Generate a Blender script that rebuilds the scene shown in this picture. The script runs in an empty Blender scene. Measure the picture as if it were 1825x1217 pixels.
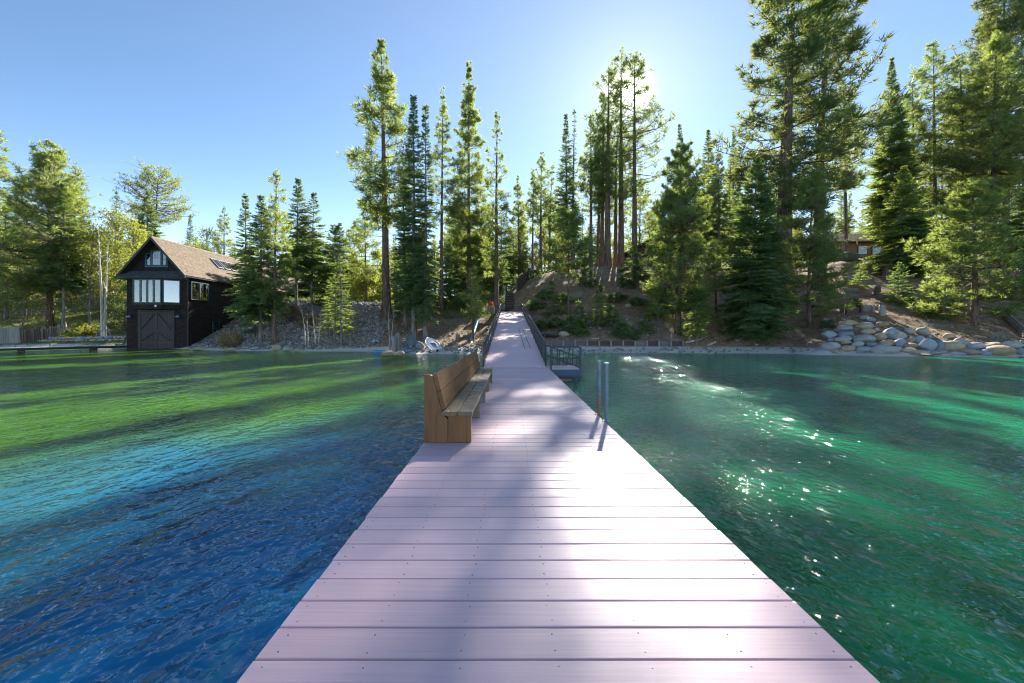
import bpy, math, random
import numpy as np
from mathutils import Vector, Matrix, noise as mnoise
random.seed(7)
S = bpy.context.scene
COL = S.collection
R = math.radians
# ------------------------------------------------------------------ camera
CAMZ = 1.42
cam = bpy.data.cameras.new('camera')
camo = bpy.data.objects.new('camera', cam)
COL.objects.link(camo)
camo.location = (0, 0, CAMZ)
camo.rotation_euler = (R(90), 0, 0)
cam.lens = 15.0
cam.sensor_width = 36.0
cam.shift_x = 3.5 / 1825
cam.shift_y = -17.5 / 1825
cam.clip_start = 0.05
cam.clip_end = 5000
S.camera = camo
S.render.resolution_x, S.render.resolution_y = 1024, 683
# ------------------------------------------------------------------ sun and sky
SUN_DIR = Vector((0.275, 1.0, 0.5605)).normalized()
SUN_EL = math.asin(SUN_DIR.z)
SUN_AZ = math.atan2(SUN_DIR.x, SUN_DIR.y)
world = bpy.data.worlds.new('World')
S.world = world
world.use_nodes = True
wn, wl = world.node_tree.nodes, world.node_tree.links
wn.clear()
wout = wn.new('ShaderNodeOutputWorld')
wbg = wn.new('ShaderNodeBackground')
sky = wn.new('ShaderNodeTexSky')
sky.sky_type = 'NISHITA'
sky.sun_disc = False
sky.sun_elevation = SUN_EL
sky.sun_rotation = SUN_AZ
sky.altitude = 1900
sky.air_density = 0.8
sky.dust_density = 0.08
sky.ozone_density = 1.2
wbg.inputs['Strength'].default_value = 0.095
# the sun's own disc and its aureole, at the sun's place in the sky
geo = wn.new('ShaderNodeNewGeometry')
dotn = wn.new('ShaderNodeVectorMath'); dotn.operation = 'DOT_PRODUCT'
dotn.inputs[1].default_value = tuple(-SUN_DIR)
wl.new(geo.outputs['Incoming'], dotn.inputs[0])
def wmath(op, a, b=None):
    n = wn.new('ShaderNodeMath'); n.operation = op; n.use_clamp = False
    for i, v in enumerate((a, b)):
        if v is None: continue
        if isinstance(v, (int, float)): n.inputs[i].default_value = v
        else: wl.new(v, n.inputs[i])
    return n.outputs[0]
dp = wmath('MAXIMUM', dotn.outputs['Value'], 0.0)
aur = wmath('ADD', wmath('MULTIPLY', wmath('POWER', dp, 110.0), 0.22),
            wmath('MULTIPLY', wmath('POWER', dp, 2500.0), 6.0))
aur = wmath('ADD', aur, wmath('MULTIPLY', wmath('POWER', dp, 5.0), 0.155))
disc = wmath('MULTIPLY', wmath('POWER', dp, 30000.0), 160.0)
aur = wmath('ADD', aur, wmath('MULTIPLY', wmath('POWER', dp, 24.0), 0.10))
aur = wmath('ADD', aur, disc)
# pale haze low in the sky, the same all round the horizon
gsep = wn.new('ShaderNodeSeparateXYZ')
wl.new(geo.outputs['Incoming'], gsep.inputs[0])
zup = wmath('MAXIMUM', wmath('MULTIPLY', gsep.outputs[2], -1.0), 0.0)
hz = wmath('MULTIPLY', wmath('POWER', wmath('SUBTRACT', 1.0, zup), 11.0), 2.4)
hsv = wn.new('ShaderNodeHueSaturation')
hsv.inputs['Saturation'].default_value = 1.02
hsv.inputs['Value'].default_value = 0.29
wl.new(sky.outputs[0], hsv.inputs['Color'])
addc = wn.new('ShaderNodeMix'); addc.data_type = 'RGBA'; addc.blend_type = 'ADD'
addc.inputs[0].default_value = 1.0
comb = wn.new('ShaderNodeVectorMath'); comb.operation = 'SCALE'
comb.inputs[0].default_value = (1.0, 0.93, 0.82)
wl.new(aur, comb.inputs['Scale'])
tintn = wn.new('ShaderNodeMix'); tintn.data_type = 'RGBA'; tintn.blend_type = 'MULTIPLY'
tintn.inputs[0].default_value = 1.0; tintn.inputs[7].default_value = (0.86, 0.94, 0.92, 1)
wl.new(hsv.outputs[0], tintn.inputs[6])
wl.new(tintn.outputs[2], addc.inputs[6])
wl.new(comb.outputs[0], addc.inputs[7])
hzc = wn.new('ShaderNodeVectorMath'); hzc.operation = 'SCALE'
hzc.inputs[0].default_value = (0.92, 0.92, 0.93)
wl.new(hz, hzc.inputs['Scale'])
add2 = wn.new('ShaderNodeMix'); add2.data_type = 'RGBA'; add2.blend_type = 'ADD'
add2.inputs[0].default_value = 1.0
wl.new(addc.outputs[2], add2.inputs[6]); wl.new(hzc.outputs[0], add2.inputs[7])
wl.new(add2.outputs[2], wbg.inputs['Color'])
wl.new(wbg.outputs[0], wout.inputs['Surface'])
sl = bpy.data.lights.new('sun', 'SUN')
sl.energy = 2.0
sl.angle = R(0.53)
sl.color = (1.0, 0.95, 0.86)
slo = bpy.data.objects.new('sun', sl)
COL.objects.link(slo)
slo.rotation_euler = SUN_DIR.to_track_quat('Z', 'Y').to_euler()
slo.location = (20, 60, 60)
S.view_settings.view_transform = 'Standard'
S.view_settings.look = 'None'
S.view_settings.exposure = 3.28
S.view_settings.gamma = 1.0
S.view_settings.use_curve_mapping = False
S.render.engine = 'CYCLES'
S.cycles.max_bounces = 8
S.cycles.diffuse_bounces = 3
S.cycles.glossy_bounces = 3
S.cycles.transmission_bounces = 4
S.cycles.transparent_max_bounces = 12
S.cycles.sample_clamp_indirect = 6.0
S.cycles.caustics_reflective = False
S.cycles.caustics_refractive = False
S.cycles.use_denoising = True
S.cycles.filter_width = 1.1

# ------------------------------------------------------------------ helpers
F = 760.4
def at(px, py, d):
    return Vector(((px - 909) / F * d, d, CAMZ + (591 - py) / F * d))

class MB:
    """collects faces, builds ONE mesh object"""
    def __init__(self):
        self.v, self.f, self.m = [], [], []
    def add(self, vs, fs, mi=0):
        o = len(self.v)
        self.v += [tuple(p) for p in vs]
        self.f += [tuple(i + o for i in q) for q in fs]
        self.m += [mi] * len(fs)
        return self
    def box(self, a, b, mi=0, mat=None):
        x0, y0, z0 = a; x1, y1, z1 = b
        vs = [(x0,y0,z0),(x1,y0,z0),(x1,y1,z0),(x0,y1,z0),(x0,y0,z1),(x1,y0,z1),(x1,y1,z1),(x0,y1,z1)]
        if mat is not None: vs = [mat @ Vector(p) for p in vs]
        return self.add(vs, [(0,3,2,1),(4,5,6,7),(0,1,5,4),(1,2,6,5),(2,3,7,6),(3,0,4,7)], mi)
    def cbox(self, a, b, c=0.01, mi=0, mat=None):
        """box with all twelve edges chamfered"""
        lo, hi = Vector(a), Vector(b)
        c = min(c, min(hi - lo) * 0.45)
        vs, idx = [], {}
        for sx in (0, 1):
            for sy in (0, 1):
                for sz in (0, 1):
                    cor = [hi.x if sx else lo.x, hi.y if sy else lo.y, hi.z if sz else lo.z]
                    inn = [cor[0] + (-c if sx else c), cor[1] + (-c if sy else c), cor[2] + (-c if sz else c)]
                    for ax in range(3):
                        p = inn[:]; p[ax] = cor[ax]
                        idx[(sx, sy, sz, ax)] = len(vs); vs.append(Vector(p))
        fs = []
        for ax in range(3):
            o1, o2 = (ax + 1) % 3, (ax + 2) % 3
            for s in (0, 1):
                q = []
                for (u, w) in ((0,0),(1,0),(1,1),(0,1)):
                    k = [0, 0, 0]; k[ax] = s; k[o1] = u; k[o2] = w
                    q.append(idx[(k[0], k[1], k[2], ax)])
                fs.append(tuple(q if s else q[::-1]))
        for ax in range(3):          # edges along ax
            o1, o2 = (ax + 1) % 3, (ax + 2) % 3
            for u in (0, 1):
                for w in (0, 1):
                    k0 = [0,0,0]; k0[o1] = u; k0[o2] = w; k0[ax] = 0
                    k1 = k0[:]; k1[ax] = 1
                    q = (idx[(*k0, o1)], idx[(*k1, o1)], idx[(*k1, o2)], idx[(*k0, o2)])
                    fs.append(q if (u ^ w) else q[::-1])
        for sx in (0, 1):
            for sy in (0, 1):
                for sz in (0, 1):
                    t = tuple(idx[(sx, sy, sz, ax)] for ax in range(3))
                    fs.append(t if (sx + sy + sz) % 2 else t[::-1])
        if mat is not None: vs = [mat @ p for p in vs]
        return self.add(vs, fs, mi)
    def tube(self, pts, rad, n=8, mi=0, caps=True):
        pts = [Vector(p) for p in pts]
        if not hasattr(rad, '__len__'): rad = [rad] * len(pts)
        vs, fs = [], []
        up = Vector((0, 0, 1))
        for i, p in enumerate(pts):
            t = (pts[min(i + 1, len(pts) - 1)] - pts[max(i - 1, 0)]).normalized()
            a = t.cross(up if abs(t.z) < 0.95 else Vector((1, 0, 0))).normalized()
            b = t.cross(a)
            for k in range(n):
                w = 2 * math.pi * k / n
                vs.append(p + (a * math.cos(w) + b * math.sin(w)) * rad[i])
        for i in range(len(pts) - 1):
            for k in range(n):
                k2 = (k + 1) % n
                fs.append((i*n + k, (i+1)*n + k, (i+1)*n + k2, i*n + k2))
        if caps:
            fs.append(tuple(range(n)))
            fs.append(tuple((len(pts) - 1) * n + k for k in range(n))[::-1])
        return self.add(vs, fs, mi)
    def bar(self, p, q, w, h=None, mi=0):
        """square bar from p to q"""
        h = h or w
        p, q = Vector(p), Vector(q)
        t = (q - p).normalized()
        a = t.cross(Vector((0, 0, 1)) if abs(t.z) < 0.98 else Vector((0, 1, 0))).normalized()
        b = a.cross(t)
        vs = [r + a * (sa * w / 2) + b * (sb * h / 2) for r in (p, q) for sa, sb in ((-1,-1),(1,-1),(1,1),(-1,1))]
        return self.add(vs, [(0,3,2,1),(4,5,6,7),(0,1,5,4),(1,2,6,5),(2,3,7,6),(3,0,4,7)], mi)
    def prism(self, prof, axis, lo, hi, mi=0):
        """extrude a 2-D outline along an axis: 'x' (outline y,z), 'y' (outline x,z), 'z' (outline x,y)"""
        n = len(prof)
        def mk(u, w, s):
            return {'x': (s, u, w), 'y': (u, s, w), 'z': (u, w, s)}[axis]
        vs = [mk(u, w, lo) for u, w in prof] + [mk(u, w, hi) for u, w in prof]
        fs = [(k, (k+1) % n, n + (k+1) % n, n + k) for k in range(n)]
        fs += [tuple(range(n))[::-1], tuple(range(n, 2*n))]
        return self.add(vs, fs, mi)
    def mesh(self, name, mats, smooth=False, origin=(0, 0, 0)):
        me = bpy.data.meshes.new(name)
        o = Vector(origin)
        me.from_pydata([(p[0]-o.x, p[1]-o.y, p[2]-o.z) for p in self.v], [], self.f)
        for m in (mats if isinstance(mats, (list, tuple)) else [mats]): me.materials.append(m)
        if any(self.m): me.polygons.foreach_set('material_index', self.m)
        if smooth: me.polygons.foreach_set('use_smooth', [True] * len(self.f))
        me.update()
        import bmesh
        bm = bmesh.new(); bm.from_mesh(me)
        bmesh.ops.recalc_face_normals(bm, faces=bm.faces)
        bm.to_mesh(me); bm.free()
        return me

def link(name, me, parent=None, loc=(0, 0, 0), rot=(0, 0, 0), scale=(1, 1, 1)):
    o = bpy.data.objects.new(name, me)
    COL.objects.link(o)
    o.location = loc; o.rotation_euler = rot; o.scale = scale
    if parent is not None: o.parent = parent
    return o
def tag(o, label=None, cat=None, group=None, kind=None):
    if label: o['label'] = label
    if cat: o['category'] = cat
    if group: o['group'] = group
    if kind: o['kind'] = kind
    return o
def thing(name, loc, label, cat, group=None, rotz=0):
    o = bpy.data.objects.new(name, None)
    COL.objects.link(o)
    o.empty_display_size = 0.2
    o.location = loc; o.rotation_euler = (0, 0, rotz)
    return tag(o, label, cat, group)
def part(name, mb, mat, parent, smooth=False, kind=None, label=None, world=True):
    """mesh given in world coordinates, hung under its (unrotated) thing"""
    org = Vector((0, 0, 0))
    p = parent
    while world and p is not None:
        org += Vector(p.location); p = p.parent
    o = link(name, mb.mesh(name, mat, smooth, org), parent)
    if kind: o['kind'] = kind
    if label: o['label'] = label
    return o
def single(name, mb, mat, label, cat, group=None, kind=None, smooth=False, origin=None):
    """a thing that is one mesh"""
    if origin is None:
        a = np.array(mb.v); origin = (a[:,0].mean(), a[:,1].mean(), a[:,2].min())
    o = link(name, mb.mesh(name, mat, smooth, origin), None, origin)
    return tag(o, label, cat, group, kind)
def copy_tree(o, parent=None):
    c = o.copy(); COL.objects.link(c); c.parent = parent
    for ch in o.children: copy_tree(ch, c)
    return c

def np_mesh(name, verts, tris=None, quads=None, mats=(), smooth=False, attrs=None, mi=None):
    me = bpy.data.meshes.new(name)
    nv = len(verts)
    me.vertices.add(nv)
    me.vertices.foreach_set('co', np.ascontiguousarray(verts, dtype=np.float32).ravel())
    parts, starts, off = [], [], 0
    for fa, k in ((tris, 3), (quads, 4)):
        if fa is None or len(fa) == 0: continue
        parts.append(np.asarray(fa, dtype=np.int32).ravel())
        starts.append(np.arange(len(fa), dtype=np.int32) * k + off)
        off += len(fa) * k
    li = np.concatenate(parts); ls = np.concatenate(starts)
    me.loops.add(len(li)); me.loops.foreach_set('vertex_index', li)
    me.polygons.add(len(ls)); me.polygons.foreach_set('loop_start', ls)
    if smooth: me.polygons.foreach_set('use_smooth', np.ones(len(ls), dtype=bool))
    if mi is not None: me.polygons.foreach_set('material_index', np.asarray(mi, dtype=np.int32))
    for m in mats: me.materials.append(m)
    for k, a in (attrs or {}).items():
        at_ = me.attributes.new(k, 'FLOAT', 'POINT')
        at_.data.foreach_set('value', np.asarray(a, dtype=np.float32))
    me.update(calc_edges=True)
    me.validate()
    return me

# ------------------------------------------------------------------ materials
class NT:
    def __init__(self, name):
        self.mat = bpy.data.materials.new(name)
        self.mat.use_nodes = True
        self.t = self.mat.node_tree
        self.n, self.l = self.t.nodes, self.t.links
        self.n.clear()
        self.out = self.n.new('ShaderNodeOutputMaterial')
    def new(self, typ, **kw):
        n = self.n.new(typ)
        for k, v in kw.items(): setattr(n, k, v)
        return n
    def put(self, sock, v):
        if v is None: return
        if hasattr(v, 'is_linked'): self.l.new(v, sock)
        else:
            if isinstance(v, (tuple, list)) and len(v) == 3 and sock.type == 'RGBA': v = (*v, 1)
            sock.default_value = v
    def coord(self, kind='Object', scale=(1, 1, 1), rot=(0, 0, 0), loc=(0, 0, 0)):
        if kind == 'World': s = self.new('ShaderNodeNewGeometry').outputs['Position']
        else: s = self.new('ShaderNodeTexCoord').outputs[kind]
        m = self.new('ShaderNodeMapping')
        m.inputs['Scale'].default_value = scale; m.inputs['Rotation'].default_value = rot; m.inputs['Location'].default_value = loc
        self.l.new(s, m.inputs[0])
        return m.outputs[0]
    def noise(self, vec, scale=5, detail=4, rough=0.55, dist=0, out=0):
        n = self.new('ShaderNodeTexNoise')
        n.inputs['Scale'].default_value = scale; n.inputs['Detail'].default_value = detail
        n.inputs['Roughness'].default_value = rough; n.inputs['Distortion'].default_value = dist
        if vec is not None: self.l.new(vec, n.inputs['Vector'])
        return n.outputs[out]
    def voro(self, vec, scale=5, feature='F1', out=0):
        n = self.new('ShaderNodeTexVoronoi', feature=feature)
        n.inputs['Scale'].default_value = scale
        if vec is not None: self.l.new(vec, n.inputs['Vector'])
        return n.outputs[out]
    def ramp(self, fac, stops, interp='LINEAR'):
        n = self.new('ShaderNodeValToRGB')
        cr = n.color_ramp; cr.interpolation = interp
        while len(cr.elements) > 1: cr.elements.remove(cr.elements[-1])
        for i, (p, c) in enumerate(stops):
            e = cr.elements[0] if i == 0 else cr.elements.new(p)
            e.position = p
            e.color = (*c, 1) if hasattr(c, '__len__') else (c, c, c, 1)
        self.l.new(fac, n.inputs[0])
        return n.outputs[0]
    def mix(self, fac, a, b, blend='MIX'):
        n = self.new('ShaderNodeMix', data_type='RGBA', blend_type=blend)
        self.put(n.inputs[0], fac); self.put(n.inputs[6], a); self.put(n.inputs[7], b)
        return n.outputs[2]
    def math(self, op, a, b=None, clamp=False):
        n = self.new('ShaderNodeMath', operation=op, use_clamp=clamp)
        self.put(n.inputs[0], a); self.put(n.inputs[1], b)
        return n.outputs[0]
    def sstep(self, v, lo, hi):
        n = self.new('ShaderNodeMapRange', interpolation_type='SMOOTHSTEP')
        self.put(n.inputs[0], v); n.inputs[1].default_value = lo; n.inputs[2].default_value = hi
        return n.outputs[0]
    def bump(self, h, strength=0.3, dist=0.02, normal=None):
        n = self.new('ShaderNodeBump')
        n.inputs['Strength'].default_value = strength; n.inputs['Distance'].default_value = dist
        self.l.new(h, n.inputs['Height'])
        if normal is not None: self.l.new(normal, n.inputs['Normal'])
        return n.outputs[0]
    def principled(self, color, rough=0.6, metal=0.0, normal=None, spec=0.5):
        n = self.new('ShaderNodeBsdfPrincipled')
        self.put(n.inputs['Base Color'], color); self.put(n.inputs['Roughness'], rough)
        self.put(n.inputs['Metallic'], metal); self.put(n.inputs['Specular IOR Level'], spec)
        if normal is not None: self.l.new(normal, n.inputs['Normal'])
        return n.outputs[0]
    def done(self, shader):
        self.l.new(shader, self.out.inputs['Surface'])
        return self.mat
    def objrand(self):
        return self.new('ShaderNodeObjectInfo').outputs['Random']
    def island(self):
        return self.new('ShaderNodeNewGeometry').outputs['Random Per Island']

def basic(name, col, rough=0.6, metal=0.0, var=0.25, scale=6, bump=0.15, spec=0.5, stretch=(1, 1, 1), dark=None):
    t = NT(name)
    c = t.coord('Object', stretch)
    n = t.noise(c, scale, 5)
    d = dark or tuple(x * (1 - var) for x in col)
    b = tuple(min(1, x * (1 + var)) for x in col)
    colr = t.ramp(n, [(0.3, d), (0.7, b)])
    v = t.math('ADD', t.math('MULTIPLY', t.objrand(), 0.3), 0.85)
    colr = t.mix(1.0, colr, v, 'MULTIPLY')
    return t.done(t.principled(colr, rough, metal, t.bump(t.noise(c, scale * 4, 4), bump, 0.02), spec))
M = {}
def wood(name, col, dark, rough=0.65, axis='y', scale=1.0, weather=None):
    t = NT(name)
    st = {'x': (0.6, 9, 9), 'y': (9, 0.6, 9), 'z': (9, 9, 0.6)}[axis]
    c = t.coord('Object', tuple(s * scale for s in st))
    rnd = t.objrand()
    off = t.new('ShaderNodeVectorMath', operation='ADD')
    t.l.new(c, off.inputs[0])
    cmb = t.new('ShaderNodeCombineXYZ')
    for i in range(3): t.l.new(t.math('MULTIPLY', rnd, 37.0 + 11 * i), cmb.inputs[i])
    t.l.new(cmb.outputs[0], off.inputs[1])
    g = t.noise(off.outputs[0], 1.6, 6, 0.65, 1.2)
    fine = t.noise(off.outputs[0], 9, 4, 0.6)
    colr = t.ramp(g, [(0.25, dark), (0.5, col), (0.75, tuple(min(1, x * 1.3) for x in col))])
    colr = t.mix(0.35, colr, t.ramp(fine, [(0.3, dark), (0.7, col)]))
    if weather:
        w = t.noise(t.coord('Object', (2, 2, 2)), 1.4, 5, 0.7)
        colr = t.mix(t.sstep(w, 0.5, 0.72), colr, weather)
    v = t.math('ADD', t.math('MULTIPLY', rnd, 0.35), 0.8)
    colr = t.mix(1.0, colr, v, 'MULTIPLY')
    h = t.math('ADD', g, t.math('MULTIPLY', fine, 0.5))
    return t.done(t.principled(colr, rough, 0, t.bump(h, 0.35, 0.01), 0.35))

def leafmat(name, dark, light, trans, tfac=0.42):
    t = NT(name)
    a = t.new('ShaderNodeAttribute', attribute_name='tint').outputs['Fac']
    r = t.objrand()
    f = t.math('ADD', t.math('MULTIPLY', a, 0.8), t.math('MULTIPLY', r, 0.25), True)
    col = t.mix(f, dark, light)
    tc = t.mix(f, tuple(0.75 * x for x in trans), trans)
    d = t.new('ShaderNodeBsdfDiffuse'); t.put(d.inputs[0], col)
    tr = t.new('ShaderNodeBsdfTranslucent'); t.put(tr.inputs[0], tc)
    g = t.new('ShaderNodeBsdfGlossy'); g.inputs[0].default_value = (1, 1, 1, 1); g.inputs[1].default_value = 0.45
    m1 = t.new('ShaderNodeMixShader'); m1.inputs[0].default_value = tfac
    t.l.new(d.outputs[0], m1.inputs[1]); t.l.new(tr.outputs[0], m1.inputs[2])
    m2 = t.new('ShaderNodeMixShader'); m2.inputs[0].default_value = 0.03
    t.l.new(m1.outputs[0], m2.inputs[1]); t.l.new(g.outputs[0], m2.inputs[2])
    return t.done(m2.outputs[0])
M['pine'] = leafmat('pine_needles', (0.075, 0.13, 0.04), (0.135, 0.185, 0.05), (0.44, 0.52, 0.10), 0.5)
M['pine_dark'] = leafmat('old_pine_needles', (0.06, 0.115, 0.042), (0.115, 0.17, 0.05), (0.32, 0.36, 0.08), 0.42)
M['fir'] = leafmat('fir_needles', (0.075, 0.15, 0.065), (0.125, 0.20, 0.07), (0.32, 0.42, 0.09), 0.42)
M['cedar'] = leafmat('cedar_sprays', (0.08, 0.155, 0.045), (0.135, 0.21, 0.056), (0.40, 0.48, 0.09), 0.46)
M['broad'] = leafmat('broad_leaves', (0.09, 0.13, 0.02), (0.17, 0.20, 0.03), (0.42, 0.44, 0.05), 0.5)
M['shrub'] = leafmat('shrub_leaves', (0.06, 0.115, 0.035), (0.115, 0.175, 0.05), (0.26, 0.34, 0.08), 0.35)
M['grass'] = leafmat('grass_blades', (0.07, 0.13, 0.02), (0.15, 0.20, 0.04), (0.25, 0.33, 0.05), 0.4)
M['dry'] = leafmat('dry_grass', (.20, .15, .07), (.34, .28, .15), (.3, .25, .12), .3)
def bark(name, col, dark):
    t = NT(name)
    c = t.coord('Object', (5, 5, 0.9))
    n = t.noise(c, 1.2, 6, 0.7, 0.6)
    v = t.voro(t.coord('Object', (4, 4, 1.0)), 1.5, 'F1')
    f = t.math('MULTIPLY', n, t.math('ADD', v, 0.55))
    colr = t.ramp(f, [(0.2, dark), (0.6, col), (0.85, tuple(min(1, x*1.35) for x in col))])
    return t.done(t.principled(colr, 0.9, 0, t.bump(f, 0.9, 0.08), 0.15))
M['bark_red'] = bark('pine_bark', (0.185, 0.125, 0.095), (0.05, 0.033, 0.025))
M['bark_grey'] = bark('fir_bark', (0.23, 0.205, 0.18), (0.07, 0.06, 0.05))
M['bark_pale'] = bark('pale_bark', (0.55, 0.50, 0.43), (0.2, 0.17, 0.14))
# ------------------------------------------------------------------ terrain
WZ = -0.45
COLS = [
 (-1500, [(62,WZ),(66,.3),(80,3),(110,12),(220,38)]),
 (-700,  [(58,WZ),(62,.3),(74,3),(110,14),(220,42)]),
 (0,     [(50,WZ),(52,0),(57,.6),(62,2.4),(72,5),(110,17),(220,42)]),
 (120,   [(50,WZ),(51,0),(55,.5),(60,2.0),(72,5),(110,17),(220,40)]),
 (222,   [(48.5,WZ),(49.5,-.1),(53,.35),(56,1.3),(70,4.5),(110,16),(220,38)]),
 (335,   [(44.5,WZ),(46,-.3),(48,.2),(57,4.2),(62,5.5),(76,7),(110,13),(220,34)]),
 (415,   [(42,WZ),(43.5,-.1),(47,.6),(53,2.5),(60,5.5),(76,7),(110,12),(220,30)]),
 (455,   [(41,WZ),(42,-.1),(50,3.3),(56,5.2),(62,5.9),(76,6.8),(110,11),(220,28)]),
 (500,   [(41,WZ),(42,0),(50,4.8),(54,5.3),(76,6.5),(110,11),(220,27)]),
 (676,   [(40,WZ),(41.2,0),(49,4.6),(54,5),(76,6),(110,9),(220,22)]),
 (725,   [(37,WZ),(38,-.1),(41.5,.5),(50,2.6),(60,5),(76,6),(110,9),(220,20)]),
 (800,   [(35.5,WZ),(37,0),(41,.7),(50,3),(60,5.5),(76,6.5),(110,9),(220,18)]),
 (868,   [(36,WZ),(38,-.2),(44,1),(48,2.3),(52,3.4),(58,5.2),(64,6.8),(110,9),(220,16)]),
 (907,   [(37,WZ),(40,-.2),(46,1.3),(49.5,2.8),(52,3.7),(53,3.8),(58,6.3),(64,6.9),(110,9),(220,16)]),
 (940,   [(37,WZ),(39.8,-.15),(40.2,.45),(45,1.8),(50,3.6),(56,7),(62,9),(110,11),(220,16)]),
 (1000,  [(37,WZ),(39.8,-.15),(40.2,.52),(45,3),(52,7),(60,10),(64,10.8),(110,12),(220,18)]),
 (1130,  [(37,WZ),(39.8,-.15),(40.2,.52),(46,3.5),(54,8),(62,11.2),(70,12),(110,14),(220,20)]),
 (1215,  [(37,WZ),(39.8,-.12),(40.3,.48),(46,3),(56,8),(66,11),(110,15),(220,24)]),
 (1420,  [(36.5,WZ),(39,0),(41,.9),(46,3),(56,8),(66,11.5),(110,15.5),(220,26)]),
 (1500,  [(34,WZ),(35,.1),(40,2.3),(44,3.6),(50,6.2),(60,11),(64,12.2),(110,16),(220,28)]),
 (1700,  [(32,WZ),(33,.2),(38,1.9),(44,3.8),(50,6),(62,11.5),(70,13),(110,18),(220,32)]),
 (1825,  [(31,WZ),(32,.2),(38,2.2),(44,4.2),(52,8),(62,12.5),(70,14),(110,20),(220,35)]),
 (2700,  [(31,WZ),(32,.2),(38,2.2),(44,4.2),(52,8),(62,12.5),(70,14),(110,20),(220,38)]),
 (4200,  [(34,WZ),(36,.2),(44,2.2),(60,8),(110,20),(220,38)]),
]
_px = np.array([c[0] for c in COLS], dtype=float)
_prof = []
for p, pts in COLS:
    ds = pts[0][0]
    pre = [(-400, -7.0), (ds - 38, -5.2), (ds - 24, -3.4), (ds - 12, -1.75), (ds - 4, -.8)]
    a = np.array(pre + pts + [(5000, pts[-1][1] + 6)], dtype=float)
    _prof.append(a)
SHORE = np.array([c[1][0][0] for c in COLS], dtype=float)
def terr(X, Y):
    X = np.atleast_1d(np.asarray(X, float)); Y = np.atleast_1d(np.asarray(Y, float))
    Yc = np.maximum(Y, 4.0)
    px = np.clip(909 + F * X / Yc, _px[0], _px[-1])
    j = np.clip(np.searchsorted(_px, px) - 1, 0, len(_px) - 2)
    t = (px - _px[j]) / (_px[j+1] - _px[j])
    zs = np.stack([np.interp(Y, a[:,0], a[:,1]) for a in _prof])
    i = np.arange(len(X))
    z = zs[j, i] * (1 - t) + zs[j+1, i] * t
    # unevenness on dry land
    dry = np.clip((z - 0.0) / 1.5, 0, 1)
    n = (np.sin(X*0.9 + 1.3*np.sin(Y*0.45)) * np.sin(Y*0.8 + 0.7*np.cos(X*0.6)) * 0.16
         + np.sin(X*2.3 + Y*1.1) * np.sin(Y*2.1 - X*0.7) * 0.06)
    return z + n * dry
def tz(x, y): return float(terr(x, y)[0])
def ground_at(px, base_py, lo=30.0, hi=120.0):
    """first depth, going away from the shore, at which the ground is seen at row base_py"""
    ds = float(np.interp(px, _px, SHORE))
    d = np.arange(max(lo, ds), hi, 0.1)
    X = (px - 909) / F * d
    py = 591 - (terr(X, d) - CAMZ) * F / d
    k = np.nonzero(py <= base_py)[0]
    dd = d[k[0]] if len(k) else d[int(np.argmin(py))]
    x = (px - 909) / F * dd
    return Vector((x, dd, tz(x, dd)))
def ground_d(px, d):
    x = (px - 909) / F * d
    return Vector((x, d, tz(x, d)))
def axis_pts(pairs):
    out = []
    for a, b, s in pairs:
        out += list(np.arange(a, b, s))
    return np.array(out + [pairs[-1][1]])
gx = axis_pts([(-2400,-300,150),(-300,-90,10),(-90,-50,1.5),(-50,50,0.5),(50,90,1.2),(90,300,10),(300,2400,150)])
gy = axis_pts([(-1500,-60,120),(-60,26,3),(26,66,0.45),(66,120,2.0),(120,300,9),(300,3000,180)])
XX, YY = np.meshgrid(gx, gy)
ZZ = terr(XX.ravel(), YY.ravel())
# fine lumps from real noise near the shore
near = (np.abs(XX.ravel()) < 90) & (YY.ravel() > 30) & (YY.ravel() < 70) & (ZZ > 0.1)
nz = np.array([mnoise.fractal(Vector((x*0.8, y*0.8, 0)), 1.0, 2.0, 4) if k else 0 for x, y, k in zip(XX.ravel(), YY.ravel(), near)])
ZZ = ZZ + nz * 0.10
nx, ny = len(gx), len(gy)
ii = np.arange(nx * ny).reshape(ny, nx)
quads = np.stack([ii[:-1,:-1].ravel(), ii[:-1,1:].ravel(), ii[1:,1:].ravel(), ii[1:,:-1].ravel()], 1)
t = NT('ground_soil')
pos = t.coord('World')
sep = t.new('ShaderNodeSeparateXYZ'); t.l.new(pos, sep.inputs[0])
n1 = t.noise(pos, 0.35, 5, 0.6); n2 = t.noise(pos, 2.4, 5, 0.65); n3 = t.noise(pos, 14, 4, 0.7)
duff = t.ramp(n2, [(0.28, (0.13, 0.082, 0.05)), (0.5, (0.25, 0.165, 0.10)), (0.72, (0.34, 0.24, 0.15))])
dust = t.ramp(n3, [(0.3, (0.22, 0.165, 0.11)), (0.7, (0.36, 0.29, 0.21))])
land = t.mix(t.sstep(n1, 0.52, 0.68), duff, dust)
land = t.mix(t.math('MULTIPLY', t.sstep(n3, 0.56, 0.7), 0.5), land, (0.30, 0.22, 0.14))
# meadow floor on the left bank
gm = t.math('MULTIPLY', t.sstep(t.math('MULTIPLY', sep.outputs[0], -1.0), 39.0, 44.0), t.sstep(n2, 0.36, 0.6))
land = t.mix(t.math('MULTIPLY', gm, 0.8), land, t.ramp(n3, [(0.3, (0.07, 0.10, 0.025)), (0.7, (0.20, 0.20, 0.06))]))
sand = t.ramp(n3, [(0.3, (0.50, 0.46, 0.40)), (0.7, (0.66, 0.62, 0.55))])
zz_ = t.math('ADD', sep.outputs[2], t.math('MULTIPLY', t.math('SUBTRACT', n2, 0.5), 0.25))
shore = t.mix(t.sstep(zz_, -0.12, 0.12), sand, land)
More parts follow.
